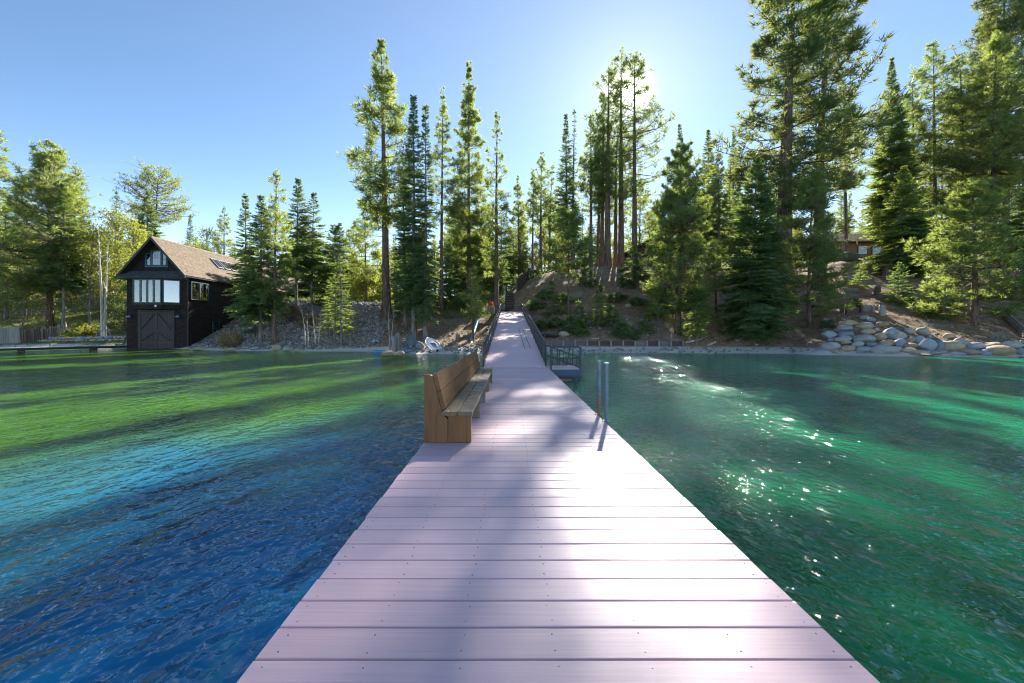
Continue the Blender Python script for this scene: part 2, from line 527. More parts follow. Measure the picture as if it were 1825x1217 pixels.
# lake bed: sand shelf, then pondweed green, blue painted for deep water and sky reflection
bedn = t.noise(pos, 0.16, 4, 0.55, 0.6)
weed = t.ramp(bedn, [(0.3, (0.13, 0.24, 0.02)), (0.55, (0.28, 0.42, 0.03)), (0.75, (0.42, 0.48, 0.06))])
weedr = t.ramp(bedn, [(0.3, (0.10, 0.30, 0.12)), (0.6, (0.20, 0.45, 0.18)), (0.8, (0.32, 0.52, 0.24))])
weed = t.mix(t.sstep(sep.outputs[0], -8.0, 2.0), weed, weedr)
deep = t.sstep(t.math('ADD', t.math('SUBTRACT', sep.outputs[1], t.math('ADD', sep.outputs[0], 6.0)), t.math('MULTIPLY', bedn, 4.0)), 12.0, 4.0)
paint_blue_m = t.math('MULTIPLY', deep, t.sstep(sep.outputs[0], 4.0, -3.0))
weed = t.mix(paint_blue_m, weed, (0.012, 0.08, 0.28))
bed = t.mix(t.sstep(zz_, -1.5, -0.7), weed, sand)
colr = t.mix(t.sstep(sep.outputs[2], -0.62, -0.5), bed, shore)
hh = t.math('ADD', t.math('MULTIPLY', n3, 0.6), n2)
M['ground'] = t.done(t.principled(colr, 0.95, 0, t.bump(hh, 0.6, 0.08), 0.1))
tag(link('ground', np_mesh('ground', np.stack([XX.ravel(), YY.ravel(), ZZ], 1), None, quads, [M['ground']], True)), kind='structure')
# ------------------------------------------------------------------ water
t = NT('lake_water')
def wave(scale, sx, sy, rot, det=2, dist=0.5):
    return t.noise(t.coord('World', (sx, sy, 1), (0, 0, R(rot))), scale, det, 0.5, dist)
wv = t.math('ADD', t.math('MULTIPLY', wave(3.6, 1.0, 0.62, 10, 2, .25), 1.0), t.math('MULTIPLY', wave(9.0, 1.0, 0.75, -14, 2, .2), 0.3))
wv = t.math('ADD', wv, t.math('MULTIPLY', wave(1.3, 1.0, 0.6, 20, 2, .2), 0.75))
pat = t.noise(t.coord('World', (1, 1, 1)), 0.09, 3, 0.5)
bm = t.new('ShaderNodeBump')
bm.inputs['Distance'].default_value = 0.33
t.l.new(t.math('ADD', t.math('MULTIPLY', t.sstep(pat, 0.35, 0.65), 0.45), 0.4), bm.inputs['Strength'])
t.l.new(wv, bm.inputs['Height'])
fr = t.new('ShaderNodeFresnel'); fr.inputs['IOR'].default_value = 1.33
t.l.new(bm.outputs[0], fr.inputs['Normal'])
gl = t.new('ShaderNodeBsdfGlossy'); gl.inputs[0].default_value = (1, 1, 1, 1); gl.inputs[1].default_value = 0.045
t.l.new(bm.outputs[0], gl.inputs['Normal'])
tp = t.new('ShaderNodeBsdfTransparent')
tp.inputs[0].default_value = (0.46, 0.88, 0.64, 1)
df = t.new('ShaderNodeBsdfDiffuse')
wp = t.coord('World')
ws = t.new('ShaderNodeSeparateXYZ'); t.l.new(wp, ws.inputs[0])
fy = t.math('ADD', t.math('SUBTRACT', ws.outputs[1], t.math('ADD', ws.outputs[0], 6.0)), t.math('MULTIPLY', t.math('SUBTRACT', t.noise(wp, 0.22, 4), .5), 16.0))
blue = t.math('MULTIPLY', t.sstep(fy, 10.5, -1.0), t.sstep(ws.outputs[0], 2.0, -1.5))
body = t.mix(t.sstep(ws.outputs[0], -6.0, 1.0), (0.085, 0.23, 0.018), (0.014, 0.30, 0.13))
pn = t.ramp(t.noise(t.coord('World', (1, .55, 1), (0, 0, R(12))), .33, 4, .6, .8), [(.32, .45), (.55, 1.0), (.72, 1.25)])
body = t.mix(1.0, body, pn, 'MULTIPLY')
t.put(df.inputs[0], t.mix(blue, body, (0.001, 0.14, 0.36)))  # near-left deep-water blue, with sky reflection painted into the diffuse colour
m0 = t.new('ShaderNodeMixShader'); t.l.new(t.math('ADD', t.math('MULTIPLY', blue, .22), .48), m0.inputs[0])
t.l.new(tp.outputs[0], m0.inputs[1]); t.l.new(df.outputs[0], m0.inputs[2])
m1 = t.new('ShaderNodeMixShader')
t.l.new(fr.outputs[0], m1.inputs[0]); t.l.new(m0.outputs[0], m1.inputs[1]); t.l.new(gl.outputs[0], m1.inputs[2])
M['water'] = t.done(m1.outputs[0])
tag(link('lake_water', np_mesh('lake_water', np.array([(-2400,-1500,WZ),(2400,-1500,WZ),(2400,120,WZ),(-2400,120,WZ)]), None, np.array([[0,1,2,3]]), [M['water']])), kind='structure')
# ------------------------------------------------------------------ tree builders
def nrm(a): return a / np.maximum(np.linalg.norm(a, axis=-1, keepdims=True), 1e-9)
class Plant:
    def __init__(self, seed):
        self.g = np.random.default_rng(seed)
        self.wv, self.wq, self.wt, self.nw = [], [], [], 0      # wood
        self.lv, self.la, self.nl = [], [], 0                     # leaves (triangles)
    def tube(self, pts, rad, k=7):
        pts = np.asarray(pts, float); n = len(pts)
        tg = nrm(np.gradient(pts, axis=0))
        ref = np.where(np.abs(tg[:, 2:3]) < .95, np.array([[0,0,1.]]), np.array([[1.,0,0]]))
        a = nrm(np.cross(tg, ref)); b = np.cross(tg, a)
        w = np.arange(k) * 2 * np.pi / k
        ring = pts[:,None] + (a[:,None]*np.cos(w)[None,:,None] + b[:,None]*np.sin(w)[None,:,None]) * np.asarray(rad)[:,None,None]
        idx = np.arange(n*k).reshape(n, k) + self.nw
        q = np.stack([idx[:-1], idx[1:], np.roll(idx[1:], -1, 1), np.roll(idx[:-1], -1, 1)], -1).reshape(-1, 4)
        self.wv.append(ring.reshape(-1, 3)); self.wq.append(q); self.nw += n*k
    def segs(self, P, Q, r0, r1, k=3):
        """many straight limbs at once"""
        P = np.asarray(P, float); Q = np.asarray(Q, float); n = len(P)
        if n == 0: return
        tg = nrm(Q - P)
        ref = np.where(np.abs(tg[:, 2:3]) < .95, np.array([[0,0,1.]]), np.array([[1.,0,0]]))
        a = nrm(np.cross(tg, ref)); b = np.cross(tg, a)
        w = np.arange(k) * 2 * np.pi / k
        off = a[:,None]*np.cos(w)[None,:,None] + b[:,None]*np.sin(w)[None,:,None]
        v = np.concatenate([P[:,None] + off*np.reshape(r0, (-1,1,1)), Q[:,None] + off*np.reshape(r1, (-1,1,1))], 1)
        base = (np.arange(n) * 2*k + self.nw)[:,None]
        i = np.arange(k)[None]; j = (i + 1) % k
        q = np.stack([base+i, base+j, base+k+j, base+k+i], -1).reshape(-1, 4)
        self.wv.append(v.reshape(-1, 3)); self.wq.append(q); self.nw += n*2*k
    def blades(self, C, D, L, nb, spread, wid, tint, flat=None):
        """nb needle blades / leaves from every clump centre C about direction D, length L"""
        C = np.repeat(C, nb, 0); D = np.repeat(D, nb, 0); L = np.repeat(L, nb); tint = np.repeat(tint, nb)
        g = self.g
        rn = g.normal(size=C.shape)
        if flat: rn[:, 2] *= flat
        d = nrm(D + rn * spread)
        ln = L * g.uniform(.55, 1.15, len(L))
        side = nrm(np.cross(d, g.normal(size=C.shape)))
        w = (ln * wid)[:,None]
        c0 = C + d * (ln * .08)[:,None] + rn * (L * .10)[:,None]
        v = np.stack([c0 + side*w, c0 - side*w, c0 + d*ln[:,None]], 1)
        self.lv.append(v.reshape(-1, 3)); self.la.append(np.repeat(np.clip(tint + g.normal(size=len(L))*.12, 0, 1), 3))
    def meshes(self, name, leaf, barkm):
        me = np_mesh(name + '_trunk', np.concatenate(self.wv), None, np.concatenate(self.wq), [barkm], True)
        lf = None
        if self.lv:
            v = np.concatenate(self.lv)
            lf = np_mesh(name + '_crown', v, np.arange(len(v)).reshape(-1, 3), None, [leaf], False, {'tint': np.concatenate(self.la)})
        return me, lf

def lean_axis(g, H, sway):
    ph = g.uniform(0, 6.28, 4); a = g.normal(size=2) * sway
    def ax(z):
        t = np.asarray(z) / H
        return np.stack([a[0]*t*t + sway*.35*np.sin(3*t + ph[0])*t, a[1]*t*t + sway*.35*np.sin(3*t + ph[1])*t, np.asarray(z)], -1)
    return ax

def pine(seed, H, W, c0=.3, nb=None, tr=None, sway=.3, dens=1.0, leaf='pine', barkm='bark_red', clump=.55, top=.75, dead=10, up=1.0, blade=9, flat=1.0):
    """long-needled pine: whorled limbs that lift at the tips, needle tufts on the outer twigs"""
    p = Plant(seed); g = p.g
    tr = tr or H * .013
    ax = lean_axis(g, H, sway)
    zs = np.linspace(-.4, H*.985, 14)
    p.tube(ax(zs), tr * np.clip(1 - zs/H, 0.03, 1.05)**.8 * (1 + .35*np.exp(-np.maximum(zs, 0)/ (tr*2.2))), 9)
    nb = nb or int(H * 4.6 * dens**.7)
    s = np.sort(g.uniform(0, 1, nb)) ; s[-3:] = [.965, .985, .998]
    z = (c0 + (1-c0)*s) * H
    wh = np.round(z / .55) * .55 * .6 + z * .4             # loosely gathered in whorls
    z = np.clip(wh, c0*H*.95, H*.995)
    az = np.arange(nb) * 2.39996 + g.normal(size=nb)*.5
    prof = (1 - s)**top * np.minimum(1, .45 + s*2.6)
    lob = .82 + .3*np.sin(az*2 + s*9 + seed) * np.sin(s*14 + seed*1.7)
    L = np.maximum(.35, W * prof * lob * g.uniform(.55, 1.12, nb) * 1.08)
    pit = np.radians((-14 + 58*s**1.3)*up + g.normal(size=nb)*9)
    P0 = ax(z)
    hd = np.stack([np.cos(az), np.sin(az), np.zeros(nb)], -1)
    d0 = hd*np.cos(pit)[:,None] + np.array([[0,0,1.]])*np.sin(pit)[:,None]
    P1 = P0 + d0*(L*.55)[:,None]
    d1 = nrm(d0 + np.array([[0,0,1.]])*(.28 + .2*g.random(nb))[:,None])
    P2 = P1 + d1*(L*.45)[:,None]
    br = np.clip(L*.016, .012, .16)
    p.segs(P0, P1, br, br*.62); p.segs(P1, P2, br*.62, br*.2)
    # twig tufts
    nt = np.clip((4 + L*3.4*dens).astype(int), 4, 44)
    bi = np.repeat(np.arange(nb), nt)
    u = g.beta(2.2, 1.15, len(bi))*.88 + .14
    first = np.concatenate([[0], np.cumsum(nt)[:-1]]); u[first] = 1.0
    Lb = L[bi]
    on = np.where((u < .55)[:,None], P0[bi] + (P1-P0)[bi]*(u/.55)[:,None], P1[bi] + (P2-P1)[bi]*((u-.55)/.45)[:,None])
    sd = nrm(np.cross(d0, np.array([[0,0,1.]])))[bi]
    lat = g.normal(size=len(bi)) * .30 * Lb*np.sin(np.clip(u, 0, 1)*2.4 + .25)*.8
    lat[first] = 0
    C = on + sd*lat[:,None] + d1[bi]*(np.abs(lat)*.25)[:,None]
    C[:,2] += g.normal(size=len(bi))*.06*Lb + .05*Lb
    far = np.abs(lat) > .25
    p.segs(on[far], C[far], .012 + .004*Lb[far], .008*np.ones(far.sum()))
    D = nrm(d1[bi]*.7 + sd*np.sign(lat)[:,None]*.45 + np.array([[0,0,.45]]))
    tint = np.clip(.35 + .4*s[bi]*.6 + g.normal(size=len(bi))*.2 + .15*(u-.5), 0, 1)
    p.blades(C, D, clump*.78*(.7 + .45*g.random(len(bi)))*np.clip(Lb, .7, 1.15), blade + 4, .95, .085, tint, flat)
    # dead snags on the bare bole
    if dead:
        zd = g.uniform(.25*c0 + .02, max(c0, .06), dead)*H; a2 = g.uniform(0, 6.28, dead)
        dd = np.stack([np.cos(a2), np.sin(a2), g.uniform(-.5, .1, dead)], -1)
        p.segs(ax(zd), ax(zd) + dd*(g.uniform(.15, .5, dead)*W)[:,None], .03*np.ones(dead), .008*np.ones(dead))
    return p.meshes('pine', M[leaf], M[barkm])

def fir(seed, H, W, c0=.06, nb=None, tr=None, sway=.15, dens=1.0, leaf='fir', barkm='bark_grey', droop=1.0, spray=.42, top=.9, gap=.25):
    """fir: tiers of flat fan-shaped sprays that droop and turn up at the end"""
    p = Plant(seed); g = p.g
    tr = tr or H * .0125
    ax = lean_axis(g, H, sway)
    zs = np.linspace(-.4, H*.99, 12)
    p.tube(ax(zs), tr * np.clip(1 - zs/H, .03, 1.05)**.85 * (1 + .3*np.exp(-np.maximum(zs, 0)/(tr*2))), 8)
    tiers = max(9, int(H * 1.9 * dens**.5)); per = max(5, int((7 + W*1.1)*dens**.5))
    nb = tiers*per
    s = np.repeat((np.arange(tiers) + .3)/tiers, per) + g.normal(size=nb)*.35/tiers
    s = np.clip(s, 0, .995)
    z = (c0 + (1-c0)*s)*H
    az = g.uniform(0, 6.28, nb)
    prof = (1-s)**top*np.minimum(1, .72 + s*2)
    L = np.maximum(.22, W*prof*g.uniform(.55, 1.1, nb)*1.05)
    keep = g.random(nb) > gap*.5*(.4 + np.sin(s*23 + az)*.6)
    s, z, az, L = s[keep], z[keep], az[keep], L[keep]; nb = len(s)
    pit = np.radians(-22*droop + 62*s**1.5 + g.normal(size=nb)*6)
    P0 = ax(z)
    hd = np.stack([np.cos(az), np.sin(az), np.zeros(nb)], -1); upv = np.array([[0,0,1.]])
    d0 = hd*np.cos(pit)[:,None] + upv*np.sin(pit)[:,None]
    P1 = P0 + d0*(L*.6)[:,None]
    d1 = nrm(d0 + upv*.22)
    P2 = P1 + d1*(L*.4)[:,None]
    br = np.clip(L*.013, .008, .07)
    p.segs(P0, P1, br, br*.6); p.segs(P1, P2, br*.6, br*.15)
    nt = np.clip((5 + L*8.0*dens**.5).astype(int), 6, 30)
    bi = np.repeat(np.arange(nb), nt)
    u = g.uniform(.18, 1.0, len(bi))**.85
    Lb = L[bi]
    on = np.where((u < .6)[:,None], P0[bi] + (P1-P0)[bi]*(u/.6)[:,None], P1[bi] + (P2-P1)[bi]*((u-.6)/.4)[:,None])
    sgn = np.where(g.random(len(bi)) < .5, 1., -1.)
    sd = nrm(np.cross(d0, upv))[bi]*sgn[:,None]
    tl = Lb*.34*(1.12 - u)*g.uniform(.6, 1.2, len(bi)) + .16
    D = nrm(sd*.85 + d1[bi]*.75 - upv*.12*droop)
    tint = np.clip(.3 + g.normal(size=len(bi))*.14 + .3*u, 0, 1)
    for f_, k in ((.0, 2), (.45, 2), (.85, 2)):
        C = on + D*(tl*f_)[:,None]
        p.blades(C, D, np.clip(tl*.62, .18, spray*1.5), k, .30, .17, tint + .12*f_, .35)
    # leader
    n = 14; zl = H*(.97 + .03*g.random(n))
    p.blades(ax(zl), nrm(g.normal(size=(n,3))*.6 + upv), np.full(n, .3), 4, .4, .12, np.full(n, .6))
    return p.meshes('fir', M[leaf], M[barkm])

def broad(seed, H, W, c0=.15, leaf='broad', barkm='bark_grey', nclump=46, tr=None, dens=1.0, lsz=.26, tall=1.0, stems=1):
    """leafy tree or bush: forking limbs, leaf clumps through an uneven crown"""
    p = Plant(seed); g = p.g
    tr = tr or max(.02, H*.011)
    for k in range(stems):
        ax = lean_axis(g, H, .10*H if stems > 1 else .05*H)
        zs = np.linspace(-.2, H*.88, 8)
        p.tube(ax(zs), tr*np.clip(1 - zs/H, .06, 1.05), 6)
    u = g.uniform(0, 1, nclump)
    z = (c0 + (1-c0)*u)*H*.95
    az = np.arange(nclump)*2.39996
    r = W*np.sqrt(np.clip(1 - (2*np.abs(u-.42))**2.2, .05, 1))*g.uniform(.3, 1.0, nclump)
    C = ax(z); C[:,0] += np.cos(az)*r; C[:,1] += np.sin(az)*r
    base = ax(np.clip(z - r*.7 - .1*H, c0*H*.6, None))
    p.segs(base, C, .006*H*np.ones(nclump)*.7, .002*H*np.ones(nclump))
    n = int(60*dens)
    ci = np.repeat(np.arange(nclump), n)
    sz = (W*.30*g.uniform(.55, 1.2, nclump))[ci]
    off = g.normal(size=(len(ci),3))*(.55 if H > 4 else .42); off[:,2] *= .75*tall
    P = C[ci] + off*sz[:,None]
    D = nrm(off + np.array([[0,0,.35]]))
    tint = np.clip(.45 + (g.normal(size=nclump)*.16)[ci] + g.normal(size=len(ci))*.12, 0, 1)
    p.blades(P, D, np.full(len(P), lsz), 2, .9, .34, tint)
    return p.meshes('leafy', M[leaf], M[barkm])

def bare(seed, H, W, stems=1, tr=None, barkm='bark_pale', nb=26, lean=.06, c0=.35):
    p = Plant(seed); g = p.g
    tr = tr or H*.014
    for k in range(stems):
        ax = lean_axis(g, H*(1 - .18*k), lean*H)
        h = H*(1 - .18*k); zs = np.linspace(-.2, h, 10)
        q = ax(zs); q[:,0] += (k - (stems-1)/2)*.25 + zs*.05*(k - (stems-1)/2)
        p.tube(q, tr*np.clip(1 - zs/h, .06, 1), 6)
        z = g.uniform(c0, .95, nb)*h; az = g.uniform(0, 6.28, nb)
        A = np.stack([np.interp(z, zs, q[:,i]) for i in range(3)], -1)
        L = W*g.uniform(.35, 1, nb)*(1.15 - z/h)
        D = nrm(np.stack([np.cos(az), np.sin(az), g.uniform(.2, 1.2, nb)], -1))
        B = A + D*L[:,None]
        p.segs(A, B, tr*.28*np.ones(nb), tr*.08*np.ones(nb))
        bi = np.repeat(np.arange(nb), 4); v = g.uniform(.3, 1, len(bi))
        S0 = A[bi] + (B-A)[bi]*v[:,None]
        p.segs(S0, S0 + nrm(D[bi] + g.normal(size=(len(bi),3))*.6)*(L[bi]*.4)[:,None], tr*.1*np.ones(len(bi)), tr*.04*np.ones(len(bi)))
    return p.meshes('bare', None, M[barkm])

def plant_obj(name, cat, meshes, loc, label, group=None, rot=0, scale=(1,1,1), trunk='trunk', crown='crown'):
    th = thing(name, loc, label, cat, group, rot); th.scale = scale
    link(trunk, meshes[0], th)
    if meshes[1] is not None: link(crown, meshes[1], th)
    return th
NTREE = [100]
def tree(kind, name, px, tip, hw, label, base=None, d=None, cat='tree', group=None, **kw):
    """a tree whose foot, tip row and half width were measured on the photograph"""
    g = ground_at(px, base) if base is not None else ground_d(px, d)
    H = CAMZ + (591 - tip)/F*g.y - g.z
    W = hw/F*g.y*(1.4 if kind == 'pine' else 1.25)
    NTREE[0] += 1
    fn = {'pine': pine, 'fir': fir, 'broad': broad, 'bare': bare}[kind]
    return plant_obj(name, cat, fn(kw.pop('seed', NTREE[0]), H, W, **kw), g, label, group)

# ------------------------------------------------------------------ the trees the photograph lets one tell apart
T = tree
# left bank
T('pine','pine_tree',-10,212,48,'tall pine cut by the left edge of the photo, only its right half showing',d=64,c0=.3)
T('pine','pine_tree',88,252,84,'broad bright green pine with a thick bole behind the grey stake fence',base=580,c0=.17,dens=2.1,tr=.42,top=.75,dead=4)
T('fir','fir_tree',114,330,42,'slim fir just right of the thick boled pine behind the stake fence',base=588,c0=.3,dens=.8)
T('pine','pine_tree',132,298,32,'thin pine whose bare tip shows right of the broad left bank pine',d=76,c0=.4,dens=.7)
T('broad','leafy_tree',160,395,46,'yellow green leafy tree between the left bank pine and the pale dead tree',base=582,c0=.25,nclump=60)
T('broad','leafy_tree',205,372,46,'tallest yellow green leafy tree behind the pale dead tree',d=66,c0=.18,nclump=64)
T('broad','leafy_tree',243,388,46,'yellow green leafy tree close behind the left wall of the boathouse',d=64,c0=.1,nclump=64)
T('broad','leafy_bush',222,500,26,'bright green bush against the left wall of the boathouse',base=592,c0=.02,nclump=34,leaf='shrub',cat='bush')
T('broad','leafy_tree',40,500,40,'low thin leafy tree in front of the grey stake fence',base=600,c0=.2,nclump=30,dens=.6,lsz=.2)
T('bare','dead_tree',185,396,20,'pale dead tree with bare twigs at the left of the boathouse',base=604,tr=.21,stems=2,nb=16,lean=.015,c0=.5)
T('pine','pine_tree',272,302,54,'open crowned flat topped pine standing above the boathouse ridge',d=96,c0=.58,dens=.75,top=.42,sway=.8)
T('fir','fir_tree',262,340,36,'dark pointed fir in front of the flat topped pine above the boathouse',d=86,c0=.2)
T('fir','fir_tree',205,340,16,'thin grey topped fir rising from the wood left of the boathouse roof',d=104,c0=.3,dens=.5)
T('fir','fir_tree',338,383,16,'narrow dark fir on the skyline right of the boathouse ridge',d=110,c0=.1)
T('pine','pine_tree',400,370,24,'pine on the skyline above the boathouse skylights',d=108,c0=.25)
T('broad','leafy_tree',365,402,28,'pale green rounded tree on the skyline above the boathouse roof',d=104,c0=.1,nclump=50,lsz=.3)
# gravel bank
T('fir','fir_tree',438,348,32,'dark fir touching the right end of the boathouse roof',d=48.5,c0=.12,dens=1.1)
T('fir','fir_tree',464,350,44,'dark fir with a pale bole at the foot of the gravel bank beside the boathouse',base=612,c0=.2,dens=1.25,droop=1.2)
T('pine','pine_tree',489,308,40,'pine tipped conifer with bright upper crown at the foot of the gravel bank',base=614,c0=.2,dens=1.5,clump=.45,top=.55,dead=5)
T('fir','fir_tree',528,320,38,'fir on top of the gravel bank, left one of a pair with bare boles',base=548,c0=.28,dens=1.0)
T('fir','fir_tree',556,344,36,'fir on top of the gravel bank, right one of a pair with bare boles',base=544,c0=.26,dens=.9)
T('fir','fir_tree',560,408,46,'dark fir standing behind the pair of bare boled firs on the gravel bank',d=66,c0=.05,dens=1.1)
T('fir','fir_tree',604,398,44,'dark fir behind the slender sparse spruce',d=72,c0=.05,dens=1.1)
T('fir','fir_tree',532,398,40,'fir behind the far end of the boathouse roof',d=82,c0=.05,dens=1.1)
T('pine','pine_tree',632,400,40,'pine deep behind the slender sparse spruce, left of the crest pine',d=84,c0=.1,dens=1.3)
T('fir','fir_tree',592,404,40,'broad low fir on the crest in the middle of the gravel bank',d=50,c0=.06,leaf='cedar')
T('fir','fir_tree',608,402,22,'slender sparse spruce at the water edge below the gravel bank',base=618,c0=.24,dens=.55,sway=.4)
T('fir','fir_tree',597,470,26,'small fir with a thin bare stem left of the slender spruce',base=615,c0=.32,dens=.6,leaf='cedar')
T('fir','fir_sapling',588,506,22,'low bright sapling on the gravel slope below the broad low fir',base=598,c0=.15,dens=1.0,leaf='cedar')
T('fir','fir_sapling',616,520,18,'small sapling on the gravel right of the slender sparse spruce',base=606,c0=.2,dens=.9,leaf='cedar')
T('fir','fir_sapling',452,520,24,'low dark sapling against the boathouse end of the gravel bank',base=596,c0=.1,dens=1.0)
T('broad','dry_bush',522,548,17,'brown dry bush in the upper middle of the gravel bank',base=572,c0=0,nclump=22,leaf='dry',cat='bush',lsz=.16)
T('broad','dry_bush',548,560,15,'small brown dry bush beside the bare white stems',base=582,c0=0,nclump=18,leaf='dry',cat='bush',lsz=.16)
T('pine','pine_tree',652,383,36,'middle sized pine behind the pale boulders on the gravel crest',d=54,c0=.28,dens=1.1,top=.5)
T('broad','leafy_tree',632,470,34,'sunlit yellow bush behind the crest of the gravel bank',d=58,c0=.02,nclump=44)
T('broad','leafy_bush',664,490,26,'yellow green bush left of the tall pine bole behind the gravel crest',d=57,c0=.02,nclump=36,cat='bush')
T('bare','bare_shrub',547,545,16,'bare white stemmed shrub on the gravel bank, the leftmost of three',base=617,stems=2,tr=.07,nb=8,cat='shrub',lean=.12)
T('bare','bare_shrub',565,540,14,'bare white stemmed shrub in the middle of the gravel bank',base=616,stems=2,tr=.07,nb=9,cat='shrub',lean=.1)
T('bare','bare_shrub',696,535,16,'bare twiggy shrub just behind the cluster of mooring piles',base=606,stems=2,tr=.05,nb=14,cat='shrub',lean=.1)
# centre left
T('pine','pine_tree',689,72,66,'tallest open pine left of the pier, its bole bare below the crown',base=566,c0=.33,dens=1.1,tr=.48,clump=.66,top=.85,sway=.5,dead=18)
T('fir','fir_tree',738,173,38,'tall dark fir with a grey bole behind the upturned rowboat',base=604,c0=.15,dens=1.2,droop=1.3,tr=.27)
T('fir','fir_tree',758,190,27,'slim tall fir with drooping boughs above the white dinghy',base=607,c0=.1,dens=1.0,droop=1.5,tr=.22)
T('fir','fir_tree',722,300,30,'dark half height fir between the tallest pine and the grey boled fir',d=47,c0=.1,dens=1.1)
T('pine','pine_tree',787,160,30,'slender dark pine with a long bare bole left of the pier ramp',base=554,c0=.38,dens=.9,clump=.5,tr=.26)
T('pine','pine_tree',836,116,42,'dense sunlit golden pine rising left of the pier ramp',base=545,c0=.16,dens=1.9,clump=.55,top=.8,tr=.33,dead=6)
T('fir','fir_tree',815,330,34,'dark fir under the dense golden pine',d=62,c0=.05,dens=1.0)
T('pine','pine_sapling',843,484,28,'young pine with a thin bole and low sunlit boughs beside the blue pipe',base=607,c0=.35,dens=1.8,clump=.4,tr=.13,dead=4)
T('pine','pine_tree',885,205,34,'pine with a straight bole standing at the head of the ramp on its left',base=560,c0=.2,dens=1.05,clump=.5,tr=.3)
T('broad','leafy_bush',838,520,30,'low green bush under the trees left of the ramp',base=556,c0=.02,nclump=30,leaf='shrub',cat='bush')
T('fir','fir_tree',868,400,30,'fir with low boughs behind the head of the ramp',d=62,c0=.15,leaf='cedar')
T('fir','fir_tree',790,430,30,'shaded fir on the bank above the white dinghy',d=56,c0=.12,dens=.9)
T('pine','pine_tree',925,316,26,'sunlit pine behind the top of the stairs',d=78,c0=.15,dens=1.2)
T('pine','pine_tree',949,305,20,'thin pine left of a matching pair above the dark board fence',d=68,c0=.42,dens=.8)
T('pine','pine_tree',964,274,26,'taller thin pine above the top end of the dark board fence',d=67,c0=.4,dens=.95)
T('pine','pine_tree',979,300,18,'thin pine right of the one at the fence top',d=68,c0=.42,dens=.8)
# hill right of the ramp
T('pine','pine_tree',1013,380,44,'soft green young pine with a bare reddish bole halfway up the hill',base=562,c0=.42,dens=2.2,clump=.34,blade=14,top=.4,leaf='cedar',dead=3)
T('fir','fir_tree',1010,204,28,'dark narrow fir on the hill crest left of the sunlit pines',d=66,c0=.12,dens=1.1)
T('fir','fir_tree',1021,198,13,'thin fir with a half dead tip beside the dark narrow fir',d=67,c0=.15,dens=.4)
T('pine','pine_tree',1083,122,46,'tall pine left of the one that hides the sun',base=472,c0=.33,dens=.65,clump=.62,tr=.5,top=.55,sway=.15)
T('pine','pine_tree',1107,94,52,'tallest hill crest pine with the sun behind its crown',base=472,c0=.32,dens=.42,clump=.6,tr=.48,top=.5,seed=311,sway=.05)
T('pine','pine_tree',1131,100,66,'pine twinned with the sunlit one, its long boughs reaching right',base=471,c0=.3,dens=.6,clump=.6,tr=.42,top=.55,seed=312,sway=.05)
T('pine','pine_tree',1053,210,30,'leftmost of the straight boled pines on the hill crest',d=64,c0=.36,dens=1.0,tr=.3)
T('pine','pine_tree',1066,232,26,'slim straight boled pine on the hill crest, second from its left end',d=66,c0=.42,dens=.8,tr=.26)
T('pine','pine_tree',1073,190,30,'straight boled pine on the hill crest, third from its left end',d=65,c0=.4,dens=.9,tr=.36)
T('pine','pine_tree',1097,225,40,'shorter pine between the two tallest boles on the hill crest',d=68,c0=.3,dens=.9,tr=.36)
T('pine','pine_tree',1140,330,46,'pale green pine behind the small cabin on the hill',d=86,c0=.12,dens=1.2)
T('fir','fir_tree',1213,222,30,'pointed fir tip rising behind the big green cedar',d=72,c0=.1)
T('fir','fir_tree',1262,232,38,'grey green double tipped fir right of the big green cedar',d=74,c0=.1)
T('pine','pine_tree',1282,276,28,'pale gold pine between the cedar and the layered fir',d=67,c0=.35,dens=1.1)
T('fir','fir_tree',1306,236,30,'dark fir tip between the pale gold pine and the giant pine',d=80,c0=.1)
T('pine','cedar_tree',1208,262,62,'big bushy green cedar on three splayed boles above the timber bulkhead',base=594,c0=.1,dens=3.4,clump=.36,blade=15,top=.48,leaf='cedar',tr=.3,dead=0,up=.8)
T('fir','fir_tree',1241,478,34,'small fir on a thin pale stem at the right end of the bulkhead',base=614,c0=.16,dens=1.3,leaf='cedar')
T('fir','fir_tree',1173,470,32,'fir filling the left foot of the big green cedar',base=570,c0=.1,dens=1.0,leaf='cedar')
T('pine','pine_tree',1276,430,26,'thin shaded pine stem between the cedar and the layered fir',base=566,c0=.35,dens=.9,tr=.14)
T('fir','fir_tree',1342,284,64,'large layered blue green fir sweeping down to the sandy shore',base=600,c0=.03,dens=1.7,droop=1.15,top=.72,gap=.35)
T('pine','pine_tree',1397,-30,80,'giant old pine with a very thick dark bole behind the layered fir',base=540,c0=.27,dens=.8,clump=.9,flat=.6,leaf='pine_dark',top=.36,tr=1.0,sway=.8,dead=14,up=.55,blade=11)
T('pine','pine_tree',1460,-14,86,'giant leaning pine right of the thickest bole, boughs swept up to the right',base=512,c0=.32,dens=.7,clump=.9,flat=.7,leaf='pine_dark',top=.36,tr=.7,sway=1.6,dead=14,blade=11)
T('pine','pine_tree',1442,318,60,'soft young pine in front of the giant pines above the boulders',base=584,c0=.08,dens=2.4,clump=.38,blade=14,top=.5,leaf='cedar',dead=12)
T('pine','pine_tree',1508,150,42,'slim grey boled pine beside the cabin with the tan roof',base=452,c0=.42,dens=1.0,tr=.25)
T('fir','fir_tree',1590,104,44,'tall fir right of the giant leaning pine',d=68,c0=.16,dens=1.1,leaf='cedar')
T('pine','pine_tree',1628,136,36,'bushy pine in the gap between two taller trees on the right hill',d=70,c0=.2,dens=1.2)
T('pine','pine_tree',1666,76,40,'pine with a clean visible bole and feathery tip on the right hill',base=460,c0=.45,dens=.95,tr=.36,top=.55,sway=.2)
